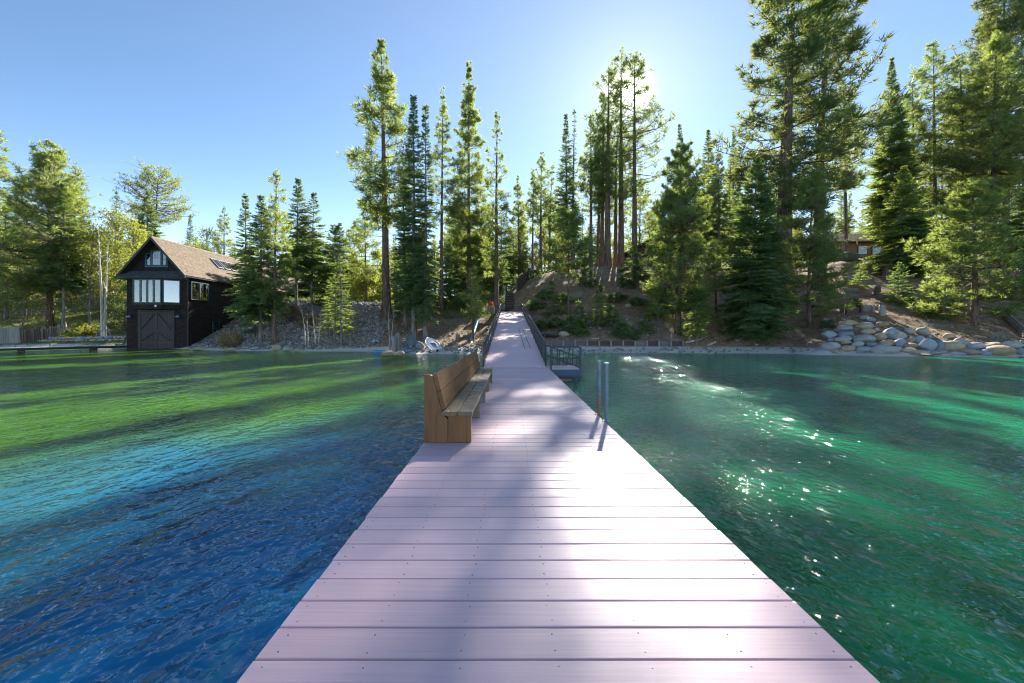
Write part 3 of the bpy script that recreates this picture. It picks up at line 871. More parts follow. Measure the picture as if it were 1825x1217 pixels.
T('fir','fir_tree',1608,300,62,'pale sunlit fir with spreading boughs in front of the tan roofed cabin',base=492,c0=.06,dens=1.3,leaf='cedar')
T('pine','pine_tree',1716,104,52,'golden pine left of the giant at the right edge',d=66,c0=.2,dens=1.25,top=.5)
T('pine','pine_tree',1792,-40,84,'giant sunlit pine by the right edge with a split grey bole',base=450,c0=.24,dens=1.2,clump=.75,leaf='pine_dark',tr=.6,top=.5,blade=11)
T('pine','pine_tree',1770,60,70,'tall pine whose bole stands just left of the split grey one',base=452,c0=.28,dens=1.2,clump=.65,tr=.42)
T('pine','pine_tree',1738,322,88,'low spreading dark green pine reaching over the right boulders',base=578,c0=.06,dens=2.2,clump=.46,blade=14,top=.62,tr=.3,dead=4,up=.5,flat=.6,leaf='cedar')
T('fir','fir_tree',1600,470,36,'dark low fir behind the timber stump on the right bank',base=540,c0=.04,dens=1.0)
T('fir','fir_tree',1660,520,34,'small dark fir under the left boughs of the spreading pine',base=566,c0=.02,dens=1.0)
T('fir','fir_tree',1835,330,50,'fir cut by the right edge of the photo',d=56,c0=.05,dens=1.0,leaf='cedar')
T('fir','fir_sapling',1532,478,17,'spindly yellow green sapling beside the timber steps',base=514,c0=.15,dens=.5,leaf='cedar')
T('fir','fir_sapling',1520,534,17,'low bright sapling in front of the timber steps',base=548,c0=.02,dens=1.0,leaf='cedar')

# ------------------------------------------------------------------ woods behind: kinds shared, each tree its own object
protos = {
 'pine_tree': [pine(901, 20, 3.6, .3, dens=.9), pine(902, 20, 3.0, .4, dens=.8), pine(903, 20, 3.8, .18, dens=1.0)],
 'fir_tree': [fir(911, 20, 3.0, .08, dens=.7), fir(912, 20, 2.6, .15, dens=.7, leaf='cedar'), fir(913, 20, 3.4, .05, dens=.7)],
 'leafy_tree': [broad(921, 12, 3.0, .1, nclump=50), broad(922, 12, 2.6, .15, nclump=44)],
}
SKY = np.array([(-900,300),(-200,320),(0,345),(150,392),(250,405),(330,412),(420,425),(500,440),(600,452),(650,440),(700,400),(800,360),(900,352),(950,345),(1040,350),(1100,350),(1150,345),(1230,300),(1300,300),(1420,240),(1500,270),(1600,230),(1700,190),(1825,160),(2600,120),(4000,150)], float)
bg = random.Random(5)
spots = []
for lo, hi, want in ((-80, 640, 112), (640, 1000, 46), (1000, 1900, 52), (-700, -80, 8), (1900, 2500, 22)):
    got = 0
    for i in range(4000):
        px = bg.uniform(lo, hi); d = bg.choice([bg.uniform(66, 100), bg.uniform(80, 170)])
        if 880 < px < 935 and d < 75: continue
        x = (px - 909)/F*d
        if -45 < x < -31 and d < 80: continue
        if any((x-a)**2 + (d-b)**2 < 3.0**2 for a, b in spots): continue
        spots.append((x, d)); got += 1
        if got >= want: break
ANCH = [(-1e9, 0, 'beyond the left edge'), (0, 110, 'behind the grey stake fence'), (110, 225, 'behind the pale dead tree'), (225, 330, 'behind the boathouse gable'),
        (330, 430, 'above the boathouse skylights'), (430, 520, 'behind the firs at the foot of the gravel bank'), (520, 600, 'behind the bare boled pair on the gravel bank'),
        (600, 690, 'behind the pale boulders on the gravel crest'), (690, 800, 'behind the grey boled fir and the rowboat'), (800, 900, 'behind the golden pine left of the ramp'),
        (900, 985, 'behind the dark board fence at the ramp head'), (985, 1100, 'behind the hill crest pines'), (1100, 1200, 'behind the small gabled cabin'),
        (1200, 1320, 'behind the big bushy cedar'), (1320, 1480, 'behind the giant old pine'), (1480, 1600, 'behind the tan roofed cabin'), (1600, 1720, 'behind the feathery tipped pine'),
        (1720, 1825, 'behind the giant pine at the right edge'), (1825, 1e9, 'beyond the right edge')]
KN = {'pine_tree': 'pine', 'fir_tree': 'pointed fir', 'leafy_tree': 'leafy tree'}
for (x, d) in spots:
    px = 909 + F*x/d
    g = Vector((x, d, tz(x, d)))
    top = float(np.interp(px, SKY[:,0], SKY[:,1])) + bg.uniform(0, 55)
    H = CAMZ + (591 - top)/F*d - g.z
    if H < 5: H = bg.uniform(5, 8)
    H = min(H, 27)
    kind = bg.choices(['pine_tree', 'fir_tree', 'leafy_tree'], [5, 4, 2.5 if px < 640 else .4])[0]
    ref = 12 if kind == 'leafy_tree' else 20
    if kind == 'leafy_tree': H = min(H, 13)
    s = H/ref; w = s**.7*bg.uniform(.85, 1.2)
    an = next(q[2] for q in ANCH if q[0] <= px < q[1])
    far_ = 'far' if d > 105 else 'nearer'
    plant_obj(kind, 'tree', bg.choice(protos[kind]), g, f'{far_} {KN[kind]} in the wood {an}', f'{far_} {KN[kind]} trees {an}', bg.uniform(0, 6.28), (w, w, s))

# the wood far behind, one mass
lows = [pine(931, 20, 3.8, .22, dens=.35, clump=1.3, blade=5, dead=0), fir(932, 20, 3.2, .08, dens=.3, spray=.9), pine(933, 20, 3.2, .3, dens=.3, clump=1.3, blade=5, dead=0), fir(934, 20, 2.8, .05, dens=.3, spray=.9)]
gw = np.random.default_rng(15)
LV, LA, WV, WQ, wo = [], [], [], [], 0
raw = []
for tm, cm_ in lows:
    v = np.empty(len(cm_.vertices)*3, np.float32); cm_.vertices.foreach_get('co', v)
    a = np.empty(len(cm_.vertices), np.float32); cm_.attributes['tint'].data.foreach_get('value', a)
    w = np.empty(len(tm.vertices)*3, np.float32); tm.vertices.foreach_get('co', w)
    q = np.empty(len(tm.loops), np.int32); tm.loops.foreach_get('vertex_index', q)
    raw.append((v.reshape(-1,3), a, w.reshape(-1,3), q.reshape(-1,4)))
for k in range(260):
    px = gw.uniform(-250, 2100); d = gw.uniform(150, 235)
    x = (px - 909)/F*d; z0 = tz(x, d)
    top = float(np.interp(px, SKY[:,0], SKY[:,1])) + gw.uniform(8, 55)
    H = min(26, max(9, CAMZ + (591 - top)/F*d - z0))
    v, a, w, q = raw[k % 4]; s = H/20
    an = gw.uniform(0, 6.28); ca, sa = math.cos(an), math.sin(an)
    Rm = np.array([[ca, -sa, 0], [sa, ca, 0], [0, 0, 1]])*np.array([[s**.7*1.15], [s**.7*1.15], [s]])
    off = np.array([x, d, z0])
    LV.append(v @ Rm.T + off); LA.append(np.clip(a + gw.normal()*.12, 0, 1))
    WV.append(w @ Rm.T + off); WQ.append(q + wo); wo += len(w)
LV = np.concatenate(LV)
tag(link('far_wood', np_mesh('far_wood', LV, np.arange(len(LV)).reshape(-1,3), None, [M['pine']], False, {'tint': np.concatenate(LA)})), kind='stuff')
tag(link('far_wood_trunks', np_mesh('far_wood_trunks', np.concatenate(WV), None, np.concatenate(WQ), [M['bark_red']], True)), kind='stuff')
# undergrowth on the forest floor
def undergrowth(name, n, lo, hi, b0, b1, h, mat, seed):
    P = Plant(seed); g = P.g
    px = g.uniform(lo, hi, n); d = np.interp(px, _px, SHORE) + b0 + (b1 - b0)*g.random(n)
    x = (px - 909)/F*d; ok = ~((x > -43) & (x < -32) & (d < 80)) & ~((px > 875) & (px < 935) & (d < 64))
    x, d = x[ok], d[ok]; c = np.stack([x, d, terr(x, d)], -1); n = len(c)
    m = 46
    ci = np.repeat(np.arange(n), m)
    R_ = (h*(.5 + .9*g.random(n)))
    o = g.normal(size=(len(ci), 3))*.42; o[:,2] = np.abs(o[:,2])*.85
    C = c[ci] + o*R_[ci][:,None]
    tint = np.clip(.3 + .25*g.normal(size=n)[ci]*.8 + .25*o[:,2], 0, 1)
    P.blades(C, nrm(o + np.array([[0,0,.3]])), np.full(len(C), .30), 2, .8, .3, tint)
    v = np.concatenate(P.lv)
    tag(link(name, np_mesh(name, v, np.arange(len(v)).reshape(-1,3), None, [mat], False, {'tint': np.concatenate(P.la)})), kind='stuff')
undergrowth('forest_undergrowth', 520, -120, 640, 15, 90, 1.7, M['shrub'], 501)
undergrowth('sunlit_undergrowth', 260, -120, 900, 18, 90, 1.5, M['broad'], 502)
undergrowth('crest_undergrowth', 260, 640, 1000, 22, 70, 1.5, M['shrub'], 503)
undergrowth('hill_undergrowth', 260, 1000, 1850, 27, 80, 1.5, M['shrub'], 504)
# ------------------------------------------------------------------ saplings and bushes on the right hill
T('fir','fir_sapling',985,503,21,'dense bright sapling on the hill, nearest tree to the ramp railing',base=562,c0=.02,dens=1.1,leaf='cedar')
T('fir','fir_sapling',1068,511,24,'tallest sunlit sapling in the middle of the hill',base=580,c0=.05,dens=1.1,leaf='cedar')
T('fir','fir_sapling',1034,540,22,'grey green sapling left of the tallest hill sapling',base=580,c0=.05,dens=.9)
T('fir','fir_sapling',1037,571,16,'low fir sapling just above the bulkhead planks',base=598,c0=.02,dens=1.1,leaf='cedar')
T('fir','fir_sapling',1013,566,15,'thin sapling between the ramp and the low fir sapling',base=592,c0=.08,dens=.6)
T('fir','fir_sapling',1090,548,22,'dark sapling right of the tallest hill sapling',base=578,c0=.02,dens=.9)
T('fir','fir_sapling',1129,440,36,'dark spreading fir just below the small cabin on the hill',base=508,c0=.25,dens=1.0,droop=1.3)
T('fir','fir_sapling',1045,478,24,'dark sapling under the boughs of the soft green young pine',base=508,c0=.05,dens=.8)
T('fir','fir_sapling',1151,560,20,'pale green sapling left of the big cedar foot',base=590,c0=.02,dens=.8,leaf='cedar')
T('broad','round_bush',971,518,16,'glossy round bush on the hill close to the ramp head',base=533,c0=0,nclump=26,leaf='shrub',cat='bush',lsz=.16)
T('broad','round_bush',955,538,16,'pale round bush behind the ramp railing',base=552,c0=0,nclump=26,leaf='shrub',cat='bush',lsz=.16)
T('broad','round_bush',1005,524,17,'dark round bush left of the reddish bole on the hill',base=540,c0=0,nclump=26,leaf='shrub',cat='bush',lsz=.16)
T('broad','round_bush',990,567,13,'dark green bush below the dense bright sapling',base=584,c0=0,nclump=22,leaf='shrub',cat='bush',lsz=.16)
T('broad','round_bush',1110,575,16,'largest dark bush above the bulkhead planks',base=603,c0=0,nclump=30,leaf='shrub',cat='bush',lsz=.16)
T('broad','round_bush',1128,585,12,'small dark bush right against the largest one above the bulkhead',base=603,c0=0,nclump=20,leaf='shrub',cat='bush',lsz=.16)
T('broad','round_bush',966,573,16,'greyish bush at the right side of the lower ramp',base=590,c0=0,nclump=26,leaf='shrub',cat='bush',lsz=.16)
T('broad','round_bush',1097,525,19,'flat grey green mat of brush in the middle of the bare slope',base=538,c0=0,nclump=22,leaf='shrub',cat='bush',lsz=.18,tall=.5)
T('broad','round_bush',1135,532,20,'flat dark brush left of the big cedar on the bare slope',base=545,c0=0,nclump=22,leaf='shrub',cat='bush',lsz=.18,tall=.5)
T('broad','round_bush',1120,500,12,'small green bush under the dark spreading fir',base=514,c0=0,nclump=18,leaf='shrub',cat='bush',lsz=.16)
T('broad','round_bush',1475,572,13,'small bright bush above the leftmost boulders',base=586,c0=0,nclump=18,leaf='shrub',cat='bush',lsz=.16)
T('broad','round_bush',150,580,22,'golden leafy bush behind the low stone wall',base=600,c0=0,nclump=34,leaf='broad',cat='bush',lsz=.16)
T('broad','round_bush',80,588,17,'dry green bush at the right end of the grey stake fence',base=605,c0=0,nclump=24,leaf='broad',cat='bush',lsz=.16)
# ------------------------------------------------------------------ pier
t = NT('composite_board')
c = t.coord('Object', (1.2, 60, 60))
rn = t.objrand()
cm = t.new('ShaderNodeCombineXYZ')
for i in range(3): t.l.new(t.math('MULTIPLY', rn, 23.0 + 7*i), cm.inputs[i])
va = t.new('ShaderNodeVectorMath', operation='ADD'); t.l.new(c, va.inputs[0]); t.l.new(cm.outputs[0], va.inputs[1])
g1 = t.noise(va.outputs[0], 1.0, 5, 0.7)
g2 = t.noise(t.coord('Object', (140, 160, 140)), 1.0, 3, 0.7)
st = t.noise(t.coord('World'), 0.9, 5, 0.65)
colr = t.ramp(g1, [(0.3, (0.61, 0.405, 0.44)), (0.7, (0.74, 0.51, 0.55))])
colr = t.mix(t.math('MULTIPLY', t.sstep(g2, 0.5, 0.75), 0.35), colr, (0.78, 0.58, 0.60))
colr = t.mix(t.math('MULTIPLY', t.sstep(st, 0.45, 0.8), 0.3), colr, (0.60, 0.43, 0.45))
colr = t.mix(1.0, colr, t.math('ADD', t.math('MULTIPLY', rn, 0.22), 0.88), 'MULTIPLY')
hb = t.math('ADD', t.math('MULTIPLY', g1, 0.8), t.math('MULTIPLY', g2, 0.5))
M['board'] = t.done(t.principled(colr, t.math('ADD', t.math('MULTIPLY', st, 0.15), 0.42), 0, t.bump(hb, 0.28, 0.004), 0.45))
M['screw'] = basic('screw_steel', (0.22, 0.23, 0.26), 0.4, 0.7)
M['beam'] = wood('pier_beam', (0.13, 0.10, 0.08), (0.05, 0.04, 0.03), axis='y')
M['pile'] = wood('pier_pile', (0.16, 0.13, 0.10), (0.06, 0.05, 0.04), axis='z')
M['steel'] = basic('painted_steel', (0.005, 0.017, 0.036), 0.42, 0.0, .3, 9, .1)
M['steelblue'] = basic('blue_steel_fascia', (0.006, 0.062, 0.13), 0.4, 0.0, .3, 5, .1)
M['rail'] = basic('rail_steel', (0.008, 0.015, 0.03), 0.4, 0.1, .25, 9, .08)
PX0, PX1 = -1.10, 1.493
PITCH, GAP, TH = 0.2018, 0.007, 0.034
pier = thing('pier', (0, 0, 0), 'straight pier of mauve composite boards running out from the shore', 'pier')
def board_mesh(x0, x1, w, seed):
    mb = MB()
    c = .005
    prof = [(-w/2, -TH), (w/2, -TH), (w/2, -c), (w/2 - c*.4, -c*.35), (w/2 - c*1.3, 0), (-w/2 + c*1.3, 0), (-w/2 + c*.4, -c*.35), (-w/2, -c)]
    mb.prism(prof, 'x', x0, x1)
    return mb.mesh('board', M['board'])
bmesh_v = [board_mesh(PX0 - e, PX1 + e*.6, PITCH - GAP, k) for k, e in enumerate((0, .004, -.003, .006))]
rb = random.Random(3)
ys = []
y = -1.32 + .04
while y < 17.0:
    ys.append(y)
    b = link('board', rb.choice(bmesh_v), pier, (0, y, rb.uniform(-.0012, .0012)))
    y += PITCH
sc = MB()
joist = [PX0 + .06 + k*(PX1 - PX0 - .12)/6 for k in range(7)]
for yb in ys:
    if yb > 9: break
    for jx in joist:
        for s_ in (-1, 1):
            x_, y_ = jx + rb.uniform(-.012, .012), yb + s_*(.056 + rb.uniform(-.008, .008))
            vs = [(x_ + .0034*math.cos(a), y_ + .0034*math.sin(a), .0022) for a in [k*math.pi/3 for k in range(6)]]
            vs += [(x_ + .005*math.cos(a), y_ + .005*math.sin(a), -.001) for a in [k*math.pi/3 for k in range(6)]]
            sc.add(vs, [tuple(range(6))] + [(k, 6 + k, 6 + (k+1) % 6, (k+1) % 6) for k in range(6)])
part('screw', sc, M['screw'], pier, kind='stuff')
for x_ in (PX0 + .05, (PX0+PX1)/2, PX1 - .05):
    part('beam', MB().cbox((x_ - .04, -1.4, -.30), (x_ + .04, 17.0, -TH - .003), .006), M['beam'], pier)
for y_ in (1.5, 5, 8.5, 12, 15.6):
    for x_ in (PX0 + .18, PX1 - .18):
        part('piling', MB().tube([(x_, y_, -5.4), (x_, y_, -.302)], .12, 10), M['pile'], pier, smooth=True)
# ------------------------------------------------------------------ ramp up to the shore
ramp = thing('ramp', (.2, 17.1, 0), 'long mauve board ramp climbing from the pier to the stairs', 'ramp')
RY0, RY1, SL = 17.06, 52.2, 0.112
def rz(y): return (y - 17.0)*SL
rd = MB()
y = RY0
while y < RY1:
    z_ = rz(y) + rb.uniform(-.003, .003)
    y2 = min(y + .195, RY1)
    x0, x1 = PX0 + .05, PX1 - .05
    rd.add([(x0,y,z_),(x1,y,z_),(x1,y2,z_+.195*SL),(x0,y2,z_+.195*SL),(x0,y,z_-.04),(x1,y,z_-.04),(x1,y2,z_-.02),(x0,y2,z_-.02)],
           [(0,1,2,3),(0,4,5,1),(1,5,6,2),(3,2,6,7),(0,3,7,4),(4,7,6,5)])
    y += .2018
part('ramp_boards', rd, M['board'], ramp, kind='stuff')
for x_ in (.55, .85):
    mb = MB()
    mb.bar((x_ + .2, 22, rz(22) + .012), (x_ + .1, 31, rz(31) + .012), .03, .012)
    part('cleat_strip', mb, M['beam'], ramp)
for x_ in (PX0 + .1, PX1 - .1):
    part('stringer', MB().bar((x_, 17.1, rz(17.1) - .2), (x_, 52.2, rz(52.2) - .2), .1, .26), M['steel'], ramp)
for y_ in (22, 28, 34, 40, 46):
    for x_ in (PX0 + .12, PX1 - .12):
        part('leg', MB().tube([(x_, y_, min(tz(x_, y_), rz(y_) - 1) - .6), (x_, y_, rz(y_) - .34)], .09, 8), M['steel'], ramp)
def railing(x, side, label):
    th = thing('handrail', (x, 17.3, 0), label, 'railing', 'handrails along the ramp')
    bal = MB()
    H = .95
    yy = [17.3 + k*2.18 for k in range(17)]
    for a in yy:
        part('post', MB().cbox((x - .022, a - .022, rz(a) - .1), (x + .022, a + .022, rz(a) + H), .004), M['rail'], th)
    a, b = yy[0], yy[-1]
    part('top_rail', MB().bar((x, a - .05, rz(a) + H + .02), (x, b + .05, rz(b) + H + .02), .055, .05), M['rail'], th)
    part('bottom_rail', MB().bar((x, a, rz(a) + .1), (x, b, rz(b) + .1), .035, .03), M['rail'], th)
    part('middle_rail', MB().bar((x, a, rz(a) + .55), (x, b, rz(b) + .55), .03, .03), M['rail'], th)
    q = a + .15
    while q < b:
        bal.bar((x, q, rz(q) + .11), (x, q, rz(q) + H), .014)
        q += .24
    part('baluster', bal, M['rail'], th, kind='stuff')
railing(PX0 + .03, -1, 'dark blue steel handrail along the left side of the ramp')
railing(PX1 - .06, 1, 'dark blue steel handrail along the right side of the ramp')
# ------------------------------------------------------------------ side landing, lower step and gangway
lx0, lx1, ly0, ly1 = PX1 + .012, 2.67, 16.05, 18.0
land_ = thing('landing', (2.0, 16.9, -.9), 'small side landing with blue steel edge on the right of the pier', 'platform')
n = 10
for k in range(n):
    w = (ly1 - ly0)/n
    part('board', MB().cbox((lx0, ly0 + k*w + .003, -TH), (lx1, ly0 + (k+1)*w - .003, 0), .004), M['board'], land_)
part('fascia', MB().cbox((lx0, ly0 - .03, -.27), (lx1 + .035, ly0 - .004, -.006), .004), M['steelblue'], land_)
part('fascia', MB().cbox((lx1 + .004, ly0 - .002, -.27), (lx1 + .034, ly1, -.006), .004), M['steelblue'], land_)
part('bearer', MB().cbox((lx0, ly0 + .05, -.36), (lx1, ly0 + .17, -.275), .004), M['beam'], land_)
for x_, y_ in ((lx1 - .2, ly0 + .1), (lx1 - .2, ly1 - .15)):
    part('leg', MB().cbox((x_ - .05, y_ - .05, -3.6), (x_ + .05, y_ + .05, -.37), .006), M['steelblue'], land_)
part('lower_beam', MB().cbox((lx0, ly0 + .08, -.62), (lx1 - .26, ly0 + .14, -.5), .004), M['steelblue'], land_)
for k in range(3):
    part('step_board', MB().cbox((lx0 + .1, ly0 + .2 + .2*k, -.44), (lx1 - .3, ly0 + .39 + .2*k, -.40), .004), M['board'], land_)
for x_, y_ in ((lx0 + .03, ly0 + .02), (lx1 - .02, ly0 + .02)):
    part('post', MB().cbox((x_ - .034, y_ - .034, -.26 if x_ > 2 else -.004), (x_ + .034, y_ + .034, .86), .004), M['steel'], land_)
part('top_rail', MB().cbox((lx0 + .067, ly0 - .005, .815), (lx1 - .057, ly0 + .045, .88), .004), M['steel'], land_)
part('middle_rail', MB().cbox((lx0 + .067, ly0, .40), (lx1 - .057, ly0 + .04, .455), .004), M['steel'], land_)
gang = thing('gangway', (2.0, 18.3, -.4), 'narrow gangway with sloping rails behind the side landing', 'gangway')
def gz(x): return -.02 - (x - PX1)*.36
gy0, gy1 = 18.08, 18.9
gx1 = 3.0
mb = MB()
for k in range(8):
    xa = PX1 + .02 + k*.185
    part('board', MB().cbox((xa, gy0, gz(xa) - .03), (xa + .178, gy1, gz(xa)), .003), M['board'], gang)
for yv in (gy0 + .02, gy1 - .02):
    for x_ in [PX1 + .04 + .28*k for k in range(6)]:
        part('baluster', MB().cbox((x_ - .017, yv - .017, gz(x_) - .03), (x_ + .017, yv + .017, gz(x_) + .86), .002), M['steel'], gang)
    for h in (.87, .45):
        part('rail', MB().bar((PX1 + .02, yv, gz(PX1) + h), (gx1, yv, gz(gx1) + h), .05), M['steel'], gang)
for x_, l_ in ((2.5, -.16), (2.62, 0)):
    part('brace', MB().bar((x_ + l_, gy0 - .02, gz(x_)), (x_ + .05, gy0 - .02, .86), .04), M['steel'], gang)
part('leg', MB().cbox((2.75, gy1 - .08, -3.8), (2.83, gy1, gz(2.8) - .04), .004), M['steel'], gang)
# ------------------------------------------------------------------ swim ladder posts
t = NT('ladder_tube')
zc = t.new('ShaderNodeSeparateXYZ'); t.l.new(t.coord('World'), zc.inputs[0])
nn = t.noise(t.coord('Object'), 18, 4)
rust = t.sstep(t.math('ADD', zc.outputs[2], t.math('MULTIPLY', nn, .3)), .62, .3)
xm = t.sstep(zc.outputs[1], 7.0, 7.15)
colr = t.mix(t.math('MULTIPLY', rust, t.math('ADD', t.math('MULTIPLY', xm, .75), .12)), t.ramp(nn, [(.3, (.10, .14, .20)), (.7, (.19, .24, .31))]), (.24, .10, .055))
M['tube'] = t.done(t.principled(colr, .42, .35, t.bump(nn, .2, .004)))
M['cap'] = basic('tube_cap', (.3, .33, .38), .35, .4)
lad = thing('swim_ladder', (1.55, 7.0, -1.2), 'swim ladder with two tall blue grey tubes on the right edge of the pier', 'ladder')
for y_, l_ in ((7.32, 'tube with a rusty brown foot'), (6.76, 'clean blue grey tube')):
    part('rail', MB().tube([(1.528, y_, -1.3), (1.528, y_, .915)], .031, 14), M['tube'], lad, smooth=False, label=l_)
    part('cap', MB().tube([(1.528, y_, .916), (1.528, y_, .934)], .036, 14), M['cap'], lad)
    part('foot_bracket', MB().cbox((1.47, y_ - .05, .002), (1.56, y_ + .05, .012), .002), M['tube'], lad)
for z_ in (-.3, -.6, -.9):
    part('rung', MB().tube([(1.528, 6.78, z_), (1.528, 7.30, z_)], .02, 8), M['tube'], lad)

# ------------------------------------------------------------------ bench
M['bench'] = wood('bench_cedar', (0.25, 0.118, 0.042), (0.10, 0.042, 0.014), .5, 'y', 1.0)
M['bench_leg'] = wood('bench_leg_cedar', (0.24, 0.112, 0.04), (0.09, 0.038, 0.012), .5, 'z', 1.0)
M['bench_seat'] = wood('bench_seat_worn', (0.20, 0.125, 0.065), (0.10, 0.06, 0.03), .5, 'y', 1.0, weather=(.30, .27, .24))
M['bench_worn'] = wood('bench_plank_bleached', (0.22, 0.155, 0.09), (0.11, 0.07, 0.04), .5, 'y', 1.0, weather=(.48, .47, .50))
M['bench_grey'] = wood('bench_leg_bleached', (0.24, 0.19, 0.13), (0.12, 0.09, 0.06), .55, 'z', 1.0, weather=(.36, .36, .38))
bench = thing('bench', (-.8, 8.7, 0), 'long weathered brown wooden bench on the left edge of the pier', 'bench')
by0, by1 = 5.43, 12.0
lean = .17
slabs = [5.50, 7.06, 8.62, 10.18, 11.9]
for k, y_ in enumerate(slabs):
    lm = M['bench_leg'] if k == 0 else M['bench_grey']
    # rear upright with its forward edge raked to carry the backrest
    prof = [(-1.098, .003), (-.798, .003), (-.798, .30), (-.862, .36), (-.985, .845), (-1.03, .865), (-1.098, .865)]
    part('rear_upright', MB().prism(prof, 'y', y_ - .045, y_ + .045), lm, bench)
    part('leg', MB().cbox((-.792, y_ - .046, .003), (-.497, y_ + .046, .352), .005), lm, bench)
for k, (xa, xb) in enumerate(((-.868, -.668), (-.661, -.478))):
    part('seat_plank', MB().cbox((xa, by0 - .05, .356), (xb, by1 + .04, .408), .006), M['bench_seat'] if k == 0 else M['bench_worn'], bench,
         label=None if k == 0 else 'front seat plank bleached pale along its middle')
def back_plank(z0, z1):
    mb = MB()
    th_ = .05
    def xf(z): return -.862 - (z - .36)*(.123/.485) + .006
    s = math.sin(.25)
    vs = []
    prof = [(xf(z0), z0), (xf(z0) + th_, z0 + .012), (xf(z1) + th_, z1 + .012), (xf(z1), z1)]
    mb.prism(prof, 'y', by0 + .02, by1)
    return mb
part('back_plank', back_plank(.435, .652), M['bench'], bench)
part('back_plank', back_plank(.660, .872), M['bench'], bench)
# ------------------------------------------------------------------ head of the ramp: piers, stairs, fence
M['stone'] = basic('mortared_stone', (0.26, 0.225, 0.19), .85, 0, .45, 3.5, .5)
M['tread'] = wood('stair_tread', (0.20, 0.155, 0.12), (0.10, 0.075, 0.06), axis='x')
M['riser'] = wood('stair_riser', (0.045, 0.035, 0.03), (0.02, 0.016, 0.014), axis='x')
M['darkfence'] = wood('dark_fence_board', (0.085, 0.055, 0.045), (0.035, 0.025, 0.02), axis='z')
rs = random.Random(11)
def stone_block(name, lo, hi, label):
    th = thing(name, ((lo[0]+hi[0])/2, (lo[1]+hi[1])/2, lo[2]), label, 'stone pier', 'stone piers at the stairs')
    z = lo[2]
    while z < hi[2] - .12:
        h = min(rs.uniform(.22, .32), hi[2] - .1 - z); x = lo[0]
        while x < hi[0] - .05:
            w = min(rs.uniform(.25, .5), hi[0] - x)
            j = rs.uniform(0, .04)
            part('stone', MB().cbox((x + .01, lo[1] - j, z + .01), (x + w - .01, hi[1], z + h - .01), .035), M['stone'], th)
            x += w
        z += h
    part('capstone', MB().cbox((lo[0] - .06, lo[1] - .08, hi[2] - .1), (hi[0] + .06, hi[1] + .06, hi[2]), .03), M['stone'], th)
stone_block('stone_pier', (-1.28, 52.3, 2.6), (-.62, 53.0, 4.82), 'square stone pier left of the stair foot')
stone_block('stone_pier', (.55, 52.3, 2.6), (1.3, 53.0, 4.72), 'square stone pier right of the stair foot')
stairs = thing('stairs', (-.1, 53, 3.9), 'flight of dark wooden stairs at the head of the ramp', 'stairs')
for k in range(11):
    z_ = 3.98 + k*.25; y_ = 52.7 + k*.48
    part('tread', MB().cbox((-.62, y_, z_ + .19), (.48, y_ + .52, z_ + .25), .01), M['tread'], stairs)
    part('riser', MB().cbox((-.6, y_ + .04, z_ - .05), (.46, y_ + .08, z_ + .188), .004), M['riser'], stairs)
for x_ in (-.68, .54):
    part('stringer', MB().bar((x_, 52.75, 4.05), (x_, 58.0, 6.78), .07, .3), M['riser'], stairs)
    part('stair_rail', MB().bar((x_, 53.1, 5.2), (x_, 58.0, 7.7), .06), M['rail'], stairs)
    for y_ in (53.1, 55.5, 58.0):
        zz = 5.2 + (y_ - 53.1)*.51
        part('post', MB().cbox((x_ - .03, y_ - .03, zz - 1.2), (x_ + .03, y_ + .03, zz - .03), .004), M['rail'], stairs)
side = thing('side_wall', (1.9, 53.2, 2.4), 'low stone planter wall right of the ramp head', 'wall')
x = 1.34
for k in range(4):
    for r_ in range(2):
        part('stone', MB().cbox((x + .01, 53.0 - rs.uniform(0, .06), 2.7 + r_*.62), (x + .42, 53.7, 3.28 + r_*.62), .06), M['stone'], side)
    x += .44
part('black_edging', MB().cbox((1.0, 52.9, 4.2), (3.2, 53.5, 4.34), .02), M['riser'], side)
fence = thing('board_fence', (2.0, 59, 6.6), 'dark board fence climbing the hill right of the stairs', 'fence')
a_, b_ = ground_d(921, 57.5), ground_d(958, 66)
nfb = 34
for k in range(nfb):
    f = (k + .5)/nfb
    p = a_.lerp(b_, f); g = tz(p.x, p.y)
    u = (b_ - a_).normalized(); w = (b_ - a_).length/nfb*.46
    h = 1.62 + .05*math.sin(k*2.1)
    zt = g + h if f < .55 else g + h*.75
    q0, q1 = p - u*w, p + u*w
    part('fence_board', MB().bar((p.x, p.y, g - .3), (p.x, p.y, zt), 2*w, .025), M['darkfence'], fence)
for f in (0, .33, .66, 1.0):
    p = a_.lerp(b_, f); g = tz(p.x, p.y)
    part('post', MB().cbox((p.x - .06, p.y - .1, g - .4), (p.x + .06, p.y - .02, g + 1.75), .01), M['tread'], fence)
# ------------------------------------------------------------------ stones
def rock_mesh(seed, sub=2, flat=.8, rough=.25, mat=None, angular=0.0):
    import bmesh
    bm = bmesh.new()
    bmesh.ops.create_icosphere(bm, subdivisions=sub, radius=1.0)
    o = Vector((seed*7.3, seed*3.1, seed*1.7))
    rr = random.Random(seed)
    planes = [(Vector((rr.gauss(0,1), rr.gauss(0,1), rr.gauss(0,1))).normalized(), rr.uniform(.62, .92)) for _ in range(7)]
    for v in bm.verts:
        p = v.co.copy()
        if angular:
            for nrm_, dd in planes:
                q = p.dot(nrm_) - dd
                if q > 0: p -= nrm_*q*angular
        n = mnoise.fractal(p*1.1 + o, 1.0, 2.0, 3)
        n2 = mnoise.noise(p*5 + o)*.045
        v.co = p*(1 + rough*n + n2*rough*2)
        v.co.z *= flat
    me = bpy.data.meshes.new('rock'); bm.to_mesh(me); bm.free()
    me.polygons.foreach_set('use_smooth', [True]*len(me.polygons))
    if mat: me.materials.append(mat)
    return me
